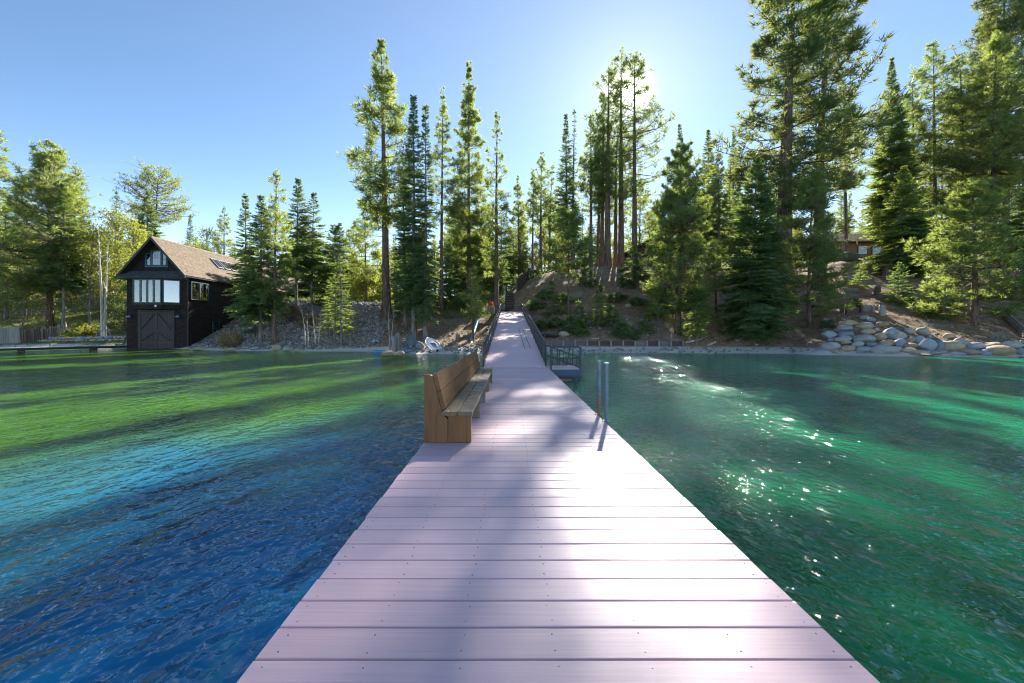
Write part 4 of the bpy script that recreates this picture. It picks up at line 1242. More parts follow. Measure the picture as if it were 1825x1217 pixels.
def rockmat(name, base, stain, amount):
    t = NT(name)
    c = t.coord('Object')
    cm = t.new('ShaderNodeCombineXYZ'); t.l.new(t.math('MULTIPLY', t.objrand(), 50), cm.inputs[0]); t.l.new(t.math('MULTIPLY', t.objrand(), 91), cm.inputs[1])
    va = t.new('ShaderNodeVectorMath', operation='ADD'); t.l.new(c, va.inputs[0]); t.l.new(cm.outputs[0], va.inputs[1])
    n = t.noise(va.outputs[0], 1.3, 5, .6, .4); f = t.noise(va.outputs[0], 9, 5, .7); sp = t.noise(va.outputs[0], 30, 3, .7)
    col = t.ramp(f, [(.25, tuple(x*.55 for x in base)), (.55, base), (.8, tuple(min(1, x*1.25) for x in base))])
    col = t.mix(t.math('MULTIPLY', t.sstep(n, .60 - amount*.35, .75 - amount*.3), .85), col, stain)
    col = t.mix(t.math('MULTIPLY', t.sstep(sp, .58, .68), .5), col, (.07, .065, .06))
    col = t.mix(1.0, col, t.math('ADD', t.math('MULTIPLY', t.objrand(), .4), .8), 'MULTIPLY')
    z = t.new('ShaderNodeSeparateXYZ'); t.l.new(t.coord('World'), z.inputs[0])
    wet = t.sstep(t.math('ADD', z.outputs[2], t.math('MULTIPLY', n, .12)), -.30, -.38)
    col = t.mix(t.math('MULTIPLY', wet, .65), col, (.07, .065, .055))
    return t.done(t.principled(col, .85, 0, t.bump(t.math('ADD', f, t.math('MULTIPLY', n, .8)), .5, .05), .25))
RM = {'grey': rockmat('granite_grey', (.40, .395, .39), (.34, .25, .16), .2),
      'blue': rockmat('granite_blue_grey', (.33, .36, .40), (.28, .27, .25), .1),
      'tan': rockmat('granite_tan', (.44, .385, .31), (.42, .27, .14), .5),
      'ochre': rockmat('granite_ochre', (.43, .36, .27), (.42, .27, .15), .6),
      'dark': rockmat('dark_mossy_rock', (.15, .15, .135), (.12, .13, .06), .5)}
RMESH = {}
def rock_obj(name, mat, k, angular=0):
    key = (mat, k, angular)
    if key not in RMESH:
        RMESH[key] = rock_mesh(k + 1, 3, 1.0, .24 if not angular else .18, RM[mat], max(angular, .45))
    return RMESH[key]
rr = random.Random(21)
def boulder(px, py, w, h, mat, label, base=None, ang=0, k=None, dep=.9, cat='boulder', group='boulders along the right shore', d=None, name='boulder', tilt=None):
    """centre, width and height as measured on the photograph"""
    g = ground_at(px, min(base or py + h*.42, 634.5)) if d is None else ground_d(px, d)
    dd = g.y
    W, Hh = w/F*dd*.5, h/F*dd*.5
    c = at(px, py, dd)
    k = rr.randrange(6) if k is None else k
    o = link(name, rock_obj(name, mat, k, ang), None, (c.x, dd + W*dep*.45, c.z), (0, R(rr.uniform(-10, 10)) if tilt is None else R(tilt), R(rr.choice((0, 180)) + rr.uniform(-12, 12))), (W*1.04, W*dep*1.0, Hh*1.10))
    return tag(o, label, cat, group)
def c5(x, y, w, h): return (1450 + x*.1041, 550 + y*.1041, w*.1041, h*.1041)
def c6(x, y, w, h): return (1620 + x*.1123, 550 + y*.1123, w*.1123, h*.1123)
B = boulder
B(*c5(300, 460, 240, 160), 'blue', 'pale pyramid shaped boulder at the left end of the shore pile', ang=.9, k=1)
B(*c5(320, 540, 130, 60), 'blue', 'small flat stone tucked under the pyramid shaped boulder')
B(*c5(330, 655, 310, 150), 'grey', 'smooth grey boulder touching the driftwood branch at the left of the pile')
B(*c5(190, 740, 300, 70), 'blue', 'long flat bluish slab at the waterline, leftmost stone of the pile', ang=.6)
B(*c5(410, 750, 150, 50), 'tan', 'thin tan slab at the waterline beside the long bluish one', ang=.6)
B(*c5(555, 340, 270, 100), 'blue', 'streaked blue and white boulder in the upper left of the pile', ang=.7, k=2)
B(*c5(575, 440, 260, 95), 'blue', 'dull blue boulder just below the streaked one')
B(*c5(540, 525, 270, 90), 'grey', 'long grey boulder under the dull blue one')
B(*c5(590, 585, 170, 80), 'tan', 'small tan stone wedged under the long grey boulder')
B(*c5(630, 690, 240, 115), 'tan', 'square pale tan boulder at the water, left of an oval grey one', ang=.8, k=3)
B(*c5(640, 250, 270, 110), 'ochre', 'half buried tan rock highest on the left of the pile')
B(*c5(915, 300, 270, 130), 'tan', 'rounded tan boulder high in the pile above a lighter flat one')
B(*c5(965, 400, 230, 110), 'tan', 'light flat boulder below the rounded tan one', ang=.5)
B(*c5(900, 525, 350, 150), 'grey', 'big wide grey boulder in the middle row of the left pile')
B(*c5(790, 615, 200, 110), 'grey', 'white faced stone between the big wide boulder and the water row', ang=.6)
B(*c5(1020, 620, 180, 90), 'blue', 'small bluish stone right of the white faced one')
B(*c5(930, 705, 280, 110), 'blue', 'oval grey boulder sitting at the waterline beside the largest one')
B(*c5(890, 155, 150, 70), 'blue', 'pale blue slab lying on bare earth above the pile, left of two', ang=.7)
B(*c5(1010, 195, 140, 90), 'blue', 'pale blue slab lying on bare earth above the pile, right of two', ang=.7)
B(*c5(1220, 265, 190, 110), 'ochre', 'orange wedge shaped rock lying alone above the pile', ang=.9, k=4)
B(*c5(1095, 360, 70, 55), 'grey', 'tiny pale stone below the orange wedge')
B(*c5(1170, 485, 190, 140), 'tan', 'brown oval boulder tilted beside the big wide grey one', tilt=25)
B(*c5(1380, 430, 260, 190), 'blue', 'upright blue grey boulder behind the middle of the pile')
B(*c5(1510, 470, 200, 150), 'grey', 'cracked grey boulder leaning on the upright blue grey one', ang=.5)
B(*c5(1300, 590, 240, 100), 'tan', 'flat topped tan boulder above the largest water boulder', ang=.8)
B(*c5(1530, 600, 210, 150), 'blue', 'round light blue boulder above the right end of the largest one')
B(*c5(1320, 715, 470, 170), 'grey', 'largest pale grey boulder of the pile, lying at the waterline')
B(*c5(1665, 385, 160, 100), 'grey', 'flattish grey stone half sunk in the bank above the pile')
B(*c5(1700, 555, 200, 115), 'tan', 'small brown boulder tilted down to the right between two blue ones', tilt=25)
B(*c5(1720, 640, 220, 110), 'tan', 'pale tan angular boulder resting on the slabs right of the largest one', ang=.8)
B(*c5(1660, 715, 240, 90), 'tan', 'low tan rock just right of the largest boulder', ang=.5)
B(*c6(265, 370, 200, 110), 'grey', 'long grey boulder high on the bank, tilted to the right', tilt=22)
B(*c6(345, 450, 60, 60), 'blue', 'small blue stone at the lower end of the tilted high boulder')
B(*c6(205, 520, 150, 150), 'blue', 'blue boulder pressed against the tall egg shaped one')
B(*c6(350, 580, 230, 200), 'blue', 'tall blue egg shaped boulder, most upright of the pile')
B(*c6(515, 590, 140, 160), 'blue', 'square blue boulder right of the egg shaped one', ang=.7)
B(*c6(290, 735, 560, 60), 'ochre', 'long low orange slab at the waterline in the middle of the pile', ang=.6)
B(*c6(470, 695, 200, 55), 'blue', 'flat bluish slab lying above the long orange one', ang=.6)
B(*c6(600, 735, 190, 55), 'tan', 'flat tan slab at the right end of the long orange one', ang=.6)
B(*c6(750, 610, 330, 180), 'ochre', 'large brown stained boulder with orange streaks', tilt=-12)
B(*c6(870, 550, 200, 150), 'grey', 'grey boulder behind the large brown stained one')
B(*c6(665, 430, 160, 80), 'ochre', 'orange oval stone half buried above the brown stained boulder', tilt=18)
B(*c6(790, 715, 310, 75), 'blue', 'long pale blue slab at the waterline under the brown stained boulder', ang=.6)
B(*c6(955, 755, 170, 40), 'grey', 'thin pale slab barely above the water', ang=.6)
B(*c6(1120, 600, 270, 120), 'blue', 'bluish brown boulder in the upper row near the right edge')
B(*c6(1015, 690, 280, 110), 'tan', 'smooth tan and grey boulder at the waterline in the right part of the pile')
B(*c6(1245, 715, 200, 110), 'blue', 'rounded blue boulder at the water beside the smooth tan one')
B(*c6(1160, 455, 160, 50), 'tan', 'flat stone half buried in the bank above the right boulders')
B(*c6(1420, 585, 280, 100), 'tan', 'tan boulder behind the big orange rock at the right')
B(*c6(1540, 690, 420, 180), 'ochre', 'big angular orange rock at the waterline near the right edge', ang=.8, k=5)
B(*c6(1690, 590, 280, 130), 'grey', 'grey and tan boulder above the big orange rock')
B(*c6(1800, 690, 140, 120), 'blue', 'blue boulder cut by the right edge of the photo')
B(*c6(1760, 770, 230, 40), 'blue', 'flat slab at the water under the right edge boulders', ang=.6)
G2 = 'rocks along the left shore'
B(330, 624, 27, 11, 'tan', 'pale rounded rock in the water in front of the boathouse door corner', group=G2, base=629, ang=.4)
B(413, 624, 34, 9, 'tan', 'long low tan rock at the water by the dry brush', group=G2, base=627)
B(452, 621, 18, 7, 'blue', 'small bluish rock at the foot of the gravel bank', group=G2, base=624)
B(492, 621, 18, 11, 'tan', 'rounded tan rock at the foot of the fir boles', group=G2, base=626)
B(511, 622, 19, 8, 'grey', 'grey rock right of the rounded tan one under the firs', group=G2, base=626)
B(530, 624, 20, 6, 'tan', 'flat tan rock at the waterline below the gravel bank', group=G2, base=627)
B(360, 622, 40, 9, 'tan', 'low ledge of tan rock between two water rocks by the boathouse', group=G2, base=626, ang=.5)
B(302, 626, 24, 6, 'dark', 'dark wet rock by the boathouse door', group=G2, base=629)
B(689, 631, 23, 11, 'tan', 'left one of two pale rocks standing in the water by the mooring piles', group=G2, d=32.6)
B(710, 631, 20, 10, 'tan', 'right one of two pale rocks standing in the water by the mooring piles', group=G2, d=32.6)
B(746, 616, 17, 15, 'blue', 'grey green boulder between the rowboat and the white dinghy', group=G2, base=624)
B(726, 625, 24, 9, 'blue', 'low bluish rock under the upturned rowboat', group=G2, base=628)
B(668, 541, 12, 9, 'tan', 'left of two pale boulders on top of the gravel bank', group='pale boulders on the gravel crest', d=49.5)
B(679, 543, 17, 9, 'tan', 'right of two pale boulders on top of the gravel bank', group='pale boulders on the gravel crest', d=49.2)
B(1521, 460, 38, 20, 'dark', 'big dark mossy boulder below the tan roofed cabin', group='boulders on the right bank', d=62.5)
B(1513, 471, 18, 8, 'ochre', 'orange rock under the big dark mossy boulder', group='boulders on the right bank', d=60)
B(1120, 545, 14, 8, 'tan', 'pale rock on the bare slope below the flat dark brush', group='rocks on the right hill', base=549)
B(1032, 553, 10, 10, 'dark', 'dark rock beside the tallest hill sapling', group='rocks on the right hill', base=558)
B(1005, 596, 20, 11, 'tan', 'large tan rock above the left end of the bulkhead', group='rocks on the right hill', base=601)

# ------------------------------------------------------------------ gravel bank and loose stones (stuff)
def scatter_stones(name, pts, sizes, mats, seed, flat=.75):
    g = np.random.default_rng(seed)
    base = []
    for k in range(6):
        me = rock_mesh(40 + k, 1, 1.0, .25, None, .8)
        v = np.array([q.co[:] for q in me.vertices]); f = np.array([p.vertices[:] for p in me.polygons]); base.append((v, f))
        bpy.data.meshes.remove(me)
    V, T_, A, off = [], [], [], 0
    for i, (p, s) in enumerate(zip(pts, sizes)):
        v, f = base[i % 6]
        a = g.uniform(0, 6.28); ca, sa = math.cos(a), math.sin(a)
        sc_ = s*np.array([g.uniform(.8, 1.3), g.uniform(.7, 1.1), flat*g.uniform(.7, 1.2)])
        q = v*sc_
        tl = g.uniform(-.5, .5)
        q = np.stack([q[:,0]*ca - q[:,1]*sa, q[:,0]*sa + q[:,1]*ca, q[:,2] + q[:,0]*tl], -1)
        V.append(q + np.array(p)); T_.append(f + off); off += len(v)
        A.append(np.full(len(v), g.random()))
    me = np_mesh(name, np.concatenate(V), np.concatenate(T_), None, mats, False, {'tint': np.concatenate(A)})
    return link(name, me)
t = NT('gravel_stone')
a = t.new('ShaderNodeAttribute', attribute_name='tint').outputs['Fac']
n = t.noise(t.coord('World'), 6, 4)
colr = t.ramp(a, [(0, (.10, .10, .11)), (.35, (.20, .20, .21)), (.6, (.30, .29, .28)), (.8, (.28, .24, .19)), (1, (.46, .44, .42))])
colr = t.mix(1.0, colr, t.ramp(n, [(.3, .7), (.7, 1.1)]), 'MULTIPLY')
M['gravel'] = t.done(t.principled(colr, .85, 0, t.bump(n, .4, .02), .3))
gr = np.random.default_rng(8)
pts, sz = [], []
while len(pts) < 14500:
    px = gr.uniform(338, 700); d = gr.uniform(41, 57)
    ds = float(np.interp(px, _px, SHORE))
    if d < ds + .4 or (px > 500 and d > 51.5 + (690 - px)*.01) or d > 62: continue
    x = (px - 909)/F*d
    if x < -34.6 and d > 45.8: continue
    if px > 684 and gr.random() > .25: continue
    if px < 470 and d > 50 and gr.random() < .5: continue
    s = .045 + gr.gamma(1.7, .029)
    pts.append((x, d, tz(x, d) + s*.1)); sz.append(min(s, .36))
gp = np.array(pts); gp[:,2] = terr(gp[:,0], gp[:,1]) + np.array(sz)*.15
tag(scatter_stones('bank_gravel', gp, sz, [M['gravel']], 3), kind='stuff')
pts, sz = [], []
for lo, hi, n_, b0, b1 in ((700, 880, 700, 1, 9), (930, 1220, 900, 3.4, 22), (1220, 1480, 260, 2.6, 12), (1480, 1850, 600, .6, 16), (-60, 225, 260, .6, 8), (930, 1480, 90, .2, 2.4)):
    for _ in range(n_):
        px = gr.uniform(lo, hi); ds = float(np.interp(px, _px, SHORE)); d = ds + gr.uniform(b0, b1)*gr.random()**.6
        x = (px - 909)/F*d; s = .03 + gr.gamma(1.5, .035)
        pts.append((x, d, 0)); sz.append(min(s, .3))
gp = np.array(pts); gp[:,2] = terr(gp[:,0], gp[:,1]) + .02
tag(scatter_stones('loose_stones', gp, sz, [M['gravel']], 4), kind='stuff')
# fallen twigs and needles on the banks
M['twig'] = basic('dead_twig', (.22, .18, .145), .9, 0, .4, 3, .2)
P = Plant(77); g = P.g
n = 2600
px = g.uniform(690, 1850, n); ds = np.interp(px, _px, SHORE); d = ds + 2.5 + g.random(n)*20
x = (px - 909)/F*d; z = terr(x, d)
a = g.uniform(0, 6.28, n); L = .15 + g.gamma(1.4, .28, n)
q = np.stack([x, d, z + .03], -1); e = q + np.stack([np.cos(a)*L, np.sin(a)*L*.7, 0*L], -1)
e[:,2] = terr(e[:,0], e[:,1]) + .03 + g.random(n)*.16*L
P.segs(q, e, .008 + .012*g.random(n), .004*np.ones(n), 3)
tag(link('forest_litter', P.meshes('forest_litter', None, M['twig'])[0]), kind='stuff')
# low brush and grass
def grass_patch(name, n, zone, h, mat, seed, nb=5, spread=.35):
    P = Plant(seed); g = P.g
    q = zone(g, n)
    q = np.stack([q[:,0], q[:,1], terr(q[:,0], q[:,1])], -1)
    cl = np.sin(q[:,0]*.9)*np.sin(q[:,1]*1.1 + q[:,0]*.4)
    P.blades(q, np.tile([[0,0,1.]], (n, 1)), h*(.6 + .8*g.random(n)), nb, spread, .045, np.clip(.45 + .3*cl, 0, 1))
    v = np.concatenate(P.lv)
    o = link(name, np_mesh(name, v, np.arange(len(v)).reshape(-1,3), None, [mat], False, {'tint': np.concatenate(P.la)}))
    return tag(o, kind='stuff')
def zone_px(lo, hi, b0, b1):
    def f(g, n):
        px = g.uniform(lo, hi, n); d = np.interp(px, _px, SHORE) + g.uniform(b0, b1, n)
        return np.stack([(px - 909)/F*d, d], -1)
    return f
grass_patch('lawn_grass', 9000, zone_px(-120, 222, .9, 4.5), .13, M['grass'], 61)
grass_patch('meadow_grass', 9000, zone_px(-200, 222, 4.5, 26), .3, M['grass'], 62)
grass_patch('dry_grass', 5200, zone_px(935, 1480, 3.4, 20), .17, M['dry'], 63, 5, .6)
grass_patch('bank_dry_grass', 2600, zone_px(1480, 1900, 2.5, 14), .17, M['dry'], 64, 5, .6)
grass_patch('bank_brush', 1500, zone_px(700, 880, 3, 12), .2, M['dry'], 65, 5, .6)
grass_patch('dry_brush', 380, zone_px(398, 424, 1.2, 4.2), .8, M['dry'], 66, 9, .9)
grass_patch('forest_floor_plants', 5000, zone_px(480, 905, 14, 40), .5, M['shrub'], 67, 7, .7)
# ------------------------------------------------------------------ boathouse
def shingle(name, a, b, rough=.9):
    t = NT(name)
    n = t.noise(t.coord('World', (1, 1, 1)), 7, 5, .7); c = t.voro(t.coord('World', (2.6, 2.6, 4.2)), 1.6, out=1)
    bw = t.new('ShaderNodeRGBToBW'); t.l.new(c, bw.inputs[0])
    f = t.math('ADD', t.math('MULTIPLY', bw.outputs[0], .5), t.math('MULTIPLY', n, .5))
    return t.done(t.principled(t.ramp(f, [(.25, a), (.75, b)]), rough, 0, t.bump(f, .5, .02), .2))
M['wall_sh'] = shingle('dark_wall_shingle', (.016, .011, .011), (.045, .031, .030))
M['roof_sh'] = shingle('brown_roof_shingle', (.13, .095, .065), (.27, .205, .145))
M['bay_sh'] = shingle('grey_bay_shingle', (.035, .045, .05), (.09, .105, .11))
M['trim'] = wood('dark_trim', (.05, .038, .036), (.025, .02, .02), axis='z')
M['doorw'] = wood('door_plank', (.062, .048, .048), (.035, .027, .028), axis='z')
M['doorb'] = wood('door_batten', (.068, .052, .052), (.05, .04, .04), axis='z')
M['teal'] = basic('teal_paint', (.012, .075, .105), .45, 0, .2, 6, .05)
t = NT('window_glass')
gl = t.new('ShaderNodeBsdfGlossy'); gl.inputs[0].default_value = (1,1,1,1); gl.inputs[1].default_value = .02
tp = t.new('ShaderNodeBsdfTransparent'); tp.inputs[0].default_value = (.95,.97,1,1)
fr = t.new('ShaderNodeFresnel'); fr.inputs[0].default_value = 2.2
mx = t.new('ShaderNodeMixShader'); t.l.new(fr.outputs[0], mx.inputs[0]); t.l.new(tp.outputs[0], mx.inputs[1]); t.l.new(gl.outputs[0], mx.inputs[2])
M['glass'] = t.done(mx.outputs[0])
M['curtain'] = basic('white_curtain', (.80, .81, .83), .9, 0, .04, 3, .05)
M['dark'] = basic('dark_room', (.012, .013, .016), .9)
M['lampblue'] = basic('blue_lamp_shade', (.01, .06, .20), .35, 0, .2)
M['white'] = basic('white_paint', (.78, .79, .80), .4, 0, .06, 8, .05)
HX0, HX1, HXM, HY0, HY1 = -41.3, -34.7, -38.0, 46.0, 76.0
ZB, ZE, ZR = -.62, 7.75, 11.5
SLP = (11.5 - 7.52)/3.52
bh = thing('boathouse', (HXM, HY0, ZB), 'tall dark shingled boathouse with a brown gable roof and barred double doors', 'boathouse')
# walls as stepped shingle courses
def course_wall(p, q, z0, z1, out, step=.21, clip=None):
    mb = MB(); z = z0
    p, q, out = Vector(p), Vector(q), Vector(out)
    while z < z1:
        z2 = min(z + step, z1)
        a0, a1, b0, b1 = 0, 1, 0, 1
        if clip: (a0, a1), (b0, b1) = clip(z), clip(z2)
        pts = [p.lerp(q, a0), p.lerp(q, a1), p.lerp(q, b1), p.lerp(q, b0)]
        lo = out*.035; hi = out*.012
        vs = [(pts[0]+lo)+Vector((0,0,z)), (pts[1]+lo)+Vector((0,0,z)), (pts[2]+hi)+Vector((0,0,z2)), (pts[3]+hi)+Vector((0,0,z2)),
              pts[0]+Vector((0,0,z)), pts[1]+Vector((0,0,z))]
        mb.add(vs, [(0,1,2,3), (4,5,1,0)])
        z = z2
    return mb
fw = course_wall((HX0,HY0,0),(HX1,HY0,0), ZB, ZE, (0,-1,0))
def gclip(z):
    h = max(0, (ZR - .25 - z)/SLP); h = min(h, 3.3)
    return (.5 - h/6.6, .5 + h/6.6)
g2 = course_wall((HX0,HY0,0),(HX1,HY0,0), ZE, ZR - .3, (0,-1,0), clip=gclip)
fw.add(g2.v, g2.f)
part('front_wall', fw, M['wall_sh'], bh)
part('side_wall', course_wall((HX1,HY0,0),(HX1,HY1,0), ZB, ZE, (1,0,0)), M['wall_sh'], bh)
part('left_wall', course_wall((HX0,HY1,0),(HX0,HY0,0), ZB, ZE, (-1,0,0)), M['wall_sh'], bh)
part('wall_core', MB().box((HX0 + .02, HY0 + .04, ZB), (HX1 - .02, HY1, ZE - .02)).prism([(HX0 + .1, ZE - .01), (HX1 - .1, ZE - .01), (HXM, ZR - .45)], 'y', HY0 + .04, HY1), M['dark'], bh)
part('corner_board', MB().cbox((HX1 - .06, HY0 - .06, ZB), (HX1 + .05, HY0 + .05, ZE - .3), .01), M['trim'], bh)
part('back_wall', MB().box((HX0, HY1 + .01, ZB), (HX1, HY1 + .08, ZE)), M['wall_sh'], bh)
# roof: shingle courses on both pitches
YR0 = 45.15
for sgn, nm in ((1, 'roof'), (-1, 'roof')):
    mb = MB(); n = 34
    ex = 3.62
    for k in range(n):
        u0, u1 = k/n, (k+1)/n
        xa, xb = HXM + sgn*ex*(1-u0), HXM + sgn*ex*(1-u1)
        za, zb = ZR - ex*SLP*(1-u0), ZR - ex*SLP*(1-u1)
        nv = Vector((sgn*SLP, 0, 1)).normalized()
        lo, hi = nv*.035, nv*.010
        vs = [Vector((xa,YR0,za))+lo, Vector((xa,HY1+.6,za))+lo, Vector((xb,HY1+.6,zb))+hi, Vector((xb,YR0,zb))+hi, Vector((xa,YR0,za)), Vector((xa,HY1+.6,za))]
        mb.add(vs, [(0,1,2,3), (4,5,1,0)])
    part('roof', mb, M['roof_sh'], bh)
    # deck under the shingles, and soffit
    xa = HXM + sgn*ex; za = ZR - ex*SLP
    mb = MB().prism([(xa, za - .01), (HXM, ZR - .01), (HXM, ZR - .18), (xa - sgn*.02, za - .16)], 'y', YR0 + .02, HY1 + .58)
    part('roof_deck', mb, M['trim'], bh)
    mb = MB().prism([(xa + sgn*.03, za + .0), (HXM, ZR + .03), (HXM, ZR - .30), (xa + sgn*.03, za - .30)], 'y', YR0 - .08, YR0 + .01)
    part('barge_board', mb, M['trim'], bh)
part('ridge_cap', MB().prism([(HXM - .16, ZR - .12), (HXM, ZR + .07), (HXM + .16, ZR - .12)], 'y', YR0 + .03, HY1 + .5), M['roof_sh'], bh)
# rafter tails along the right eave
ya = YR0 + .6
while ya < HY1:
    z = ZR - 3.5*SLP - .2
    part('rafter_tail', MB().cbox((HX1 + .01, ya, z - .12), (HX1 + .32, ya + .07, z), .006), M['trim'], bh)
    ya += 1.2
# windows
def window(parent, p, u, w, h, panes, frame='teal', cur=None, depth=.10, muntin=None, mullion=.07):
    """p lower corner, u unit vector along the sill; frame, panes, curtains"""
    p, u = Vector(p), Vector(u); up = Vector((0,0,1)); nrm_ = u.cross(up)   # outward
    def bx(a0, a1, b0, b1, c0, c1):
        mat = Matrix((( u.x, nrm_.x, 0, p.x), (u.y, nrm_.y, 0, p.y), (0, 0, 1, p.z), (0,0,0,1)))
        return MB().box((a0, c0, b0), (a1, c1, b1), mat=mat)
    mb = MB()
    fw_ = .09
    for (a0,a1,b0,b1) in ((-fw_,0,-fw_,h+fw_),(w,w+fw_,-fw_,h+fw_),(0,w,-fw_,0),(0,w,h,h+fw_)):
        q = bx(a0,a1,b0,b1,-.02,depth); mb.add(q.v, q.f)
    for k in range(1, panes):
        q = bx(w*k/panes - mullion/2, w*k/panes + mullion/2, 0.001, h-.001, -.015, depth*.8); mb.add(q.v, q.f)
    if muntin:
        for (a0,a1,b0,b1) in muntin:
            q = bx(a0,a1,b0,b1,.02,depth*.55); mb.add(q.v, q.f)
    win = part('window', mb, M[frame], parent)
    win['label'] = f'{frame} framed window of {panes} panes' if panes > 1 else f'{frame} framed single window'
    base = Vector(parent.location)
    for k in range(panes):
        a0, a1 = w*k/panes + (mullion/2 if k else 0) + .003, w*(k+1)/panes - (mullion/2 if k < panes-1 else 0) - .003
        q = bx(a0, a1, .003, h-.003, .03, .042)
        link('pane', q.mesh('pane', M['glass'], origin=base), win)
        back = bx(a0 + .001, a1 - .001, .004, h-.004, -.012, -.006)
        if cur and k in cur:
            mb2 = MB(); nn = 22; vs, fs = [], []
            for i in range(nn + 1):
                a = a0 + (a1-a0)*i/nn; c_ = .008 + .0035*math.sin(i*1.3 + k)
                for zz in (.01, h-.01):
                    v = p + u*a + nrm_*c_ + up*zz; vs.append(v)
            for i in range(nn): fs.append((2*i, 2*i+2, 2*i+3, 2*i+1))
            mb2.add(vs, fs)
            link('curtain', mb2.mesh('curtain', M['curtain'], True, base), win)
        else:
            link('pane_back', back.mesh('pane_back', M['dark'], origin=base), win)  # dark sheet stands in for the unlit room behind the glass
    return win
# bay: box with a shingled skirt and a pent roof
bx0, bx1, bxe, byf = -39.75, -36.72, -35.42, 44.95
prof = [(bx0, HY0 + .03), (bx0, byf), (bx1, byf), (bxe, HY0 + .03)]
part('bay_skirt', MB().prism(prof, 'z', 3.82, 4.36), M['wall_sh'], bh)
part('bay_body', MB().prism([(bx0 + .05, HY0 + .03), (bx0 + .05, byf + .06), (bx1 - .02, byf + .06), (bxe - .1, HY0 + .03)], 'z', 4.362, 7.08), M['trim'], bh)
part('bay_sill', MB().prism([(bx0 - .05, HY0 + .02), (bx0 - .05, byf - .06), (bx1 + .03, byf - .06), (bxe + .08, HY0 + .02)], 'z', 4.28, 4.36), M['trim'], bh)
window(bh, (bx0 + .12, byf + .05, 4.55), (1,0,0), bx1 - bx0 - .24, 2.3, 4, 'teal', (0,1,2,3), mullion=.2)
u_ = (Vector((bxe, HY0, 0)) - Vector((bx1, byf, 0))).normalized()
pp = Vector((bx1, byf, 4.55)) + u_*.2 + Vector((u_.y, -u_.x, 0))*-.045
window(bh, pp, u_, 1.28, 2.3, 1, 'teal', (0,))
mb = MB()
nb_ = 6
for k in range(nb_):
    u0, u1 = k/nb_, (k+1)/nb_
    def rw(u): return [(-41.25 + .3*(1-u)*-1, byf - .35 + (HY0 - byf + .33)*u, 7.08 + .88*u), (bx1 + .2 + .95*u, byf - .35 + (HY0 - byf + .33)*u, 7.08 + .88*u), (-34.75 + .15*0, HY0 - .02 - .001*(1-u), 7.08 + .88*u)]
    A, Bq = rw(u0), rw(u1)
    lo, hi = Vector((0, -.012, .028)), Vector((0, -.003, .008))
    a = [Vector(q) for q in A]; b = [Vector(q) for q in Bq]
    mb.add([a[0]+lo, a[1]+lo, b[1]+hi, b[0]+hi, a[0], a[1]], [(0,1,2,3),(4,5,1,0)])
    mb.add([a[1]+lo, a[2]+lo, b[2]+hi, b[1]+hi, a[1], a[2]], [(0,1,2,3),(4,5,1,0)])
part('bay_roof', mb, M['bay_sh'], bh)
part('bay_soffit', MB().prism([(-41.3, HY0 - .03), (-41.5, byf - .33), (bx1 + .15, byf - .33), (-34.8, HY0 - .03)], 'z', 7.0, 7.07), M['trim'], bh)
# gable window group: centre sash with a small-paned arch, narrow lights at the sides
mun = [(.94, .98, .9, 1.5)] and [(.30*k - .015, .30*k + .015, .72, 1.38) for k in (1, 2)] + [(0, .9, .70, .74), (0, .9, 1.03, 1.06)]
window(bh, (-38.48, HY0 - .065, 8.62), (1,0,0), .9, 1.42, 1, 'teal', None, muntin=mun)
window(bh, (-39.06, HY0 - .065, 8.62), (1,0,0), .36, 1.15, 1, 'teal', None, muntin=[(0, .36, .55, .58)])
window(bh, (-37.36, HY0 - .065, 8.62), (1,0,0), .36, 1.15, 1, 'teal', None, muntin=[(0, .36, .55, .58)])
part('gable_trim', MB().cbox((-39.3, HY0 - .09, 8.36), (-36.8, HY0 - .032, 8.52), .01).cbox((-39.3, HY0 - .09, 8.521), (-39.16, HY0 - .032, 9.95), .01).cbox((-36.94, HY0 - .09, 8.521), (-36.8, HY0 - .032, 9.95), .01), M['teal'], bh)
# right side windows
window(bh, (HX1 + .07, 46.35, 4.98), (0,1,0), 2.5, 1.82, 2, 'teal', None, mullion=.12)
window(bh, (HX1 + .07, 49.7, 1.05), (0,1,0), .95, 1.5, 1, 'teal', None, muntin=[(.3,.34,.7,1.5),(.62,.66,.7,1.5),(0,.95,.66,.72)])
window(bh, (HX1 + .07, 53.7, 4.9), (0,1,0), 1.1, 1.7, 1, 'teal', None)
window(bh, (HX1 + .07, 59.5, 5.0), (0,1,0), 1.1, 1.6, 1, 'teal', None)
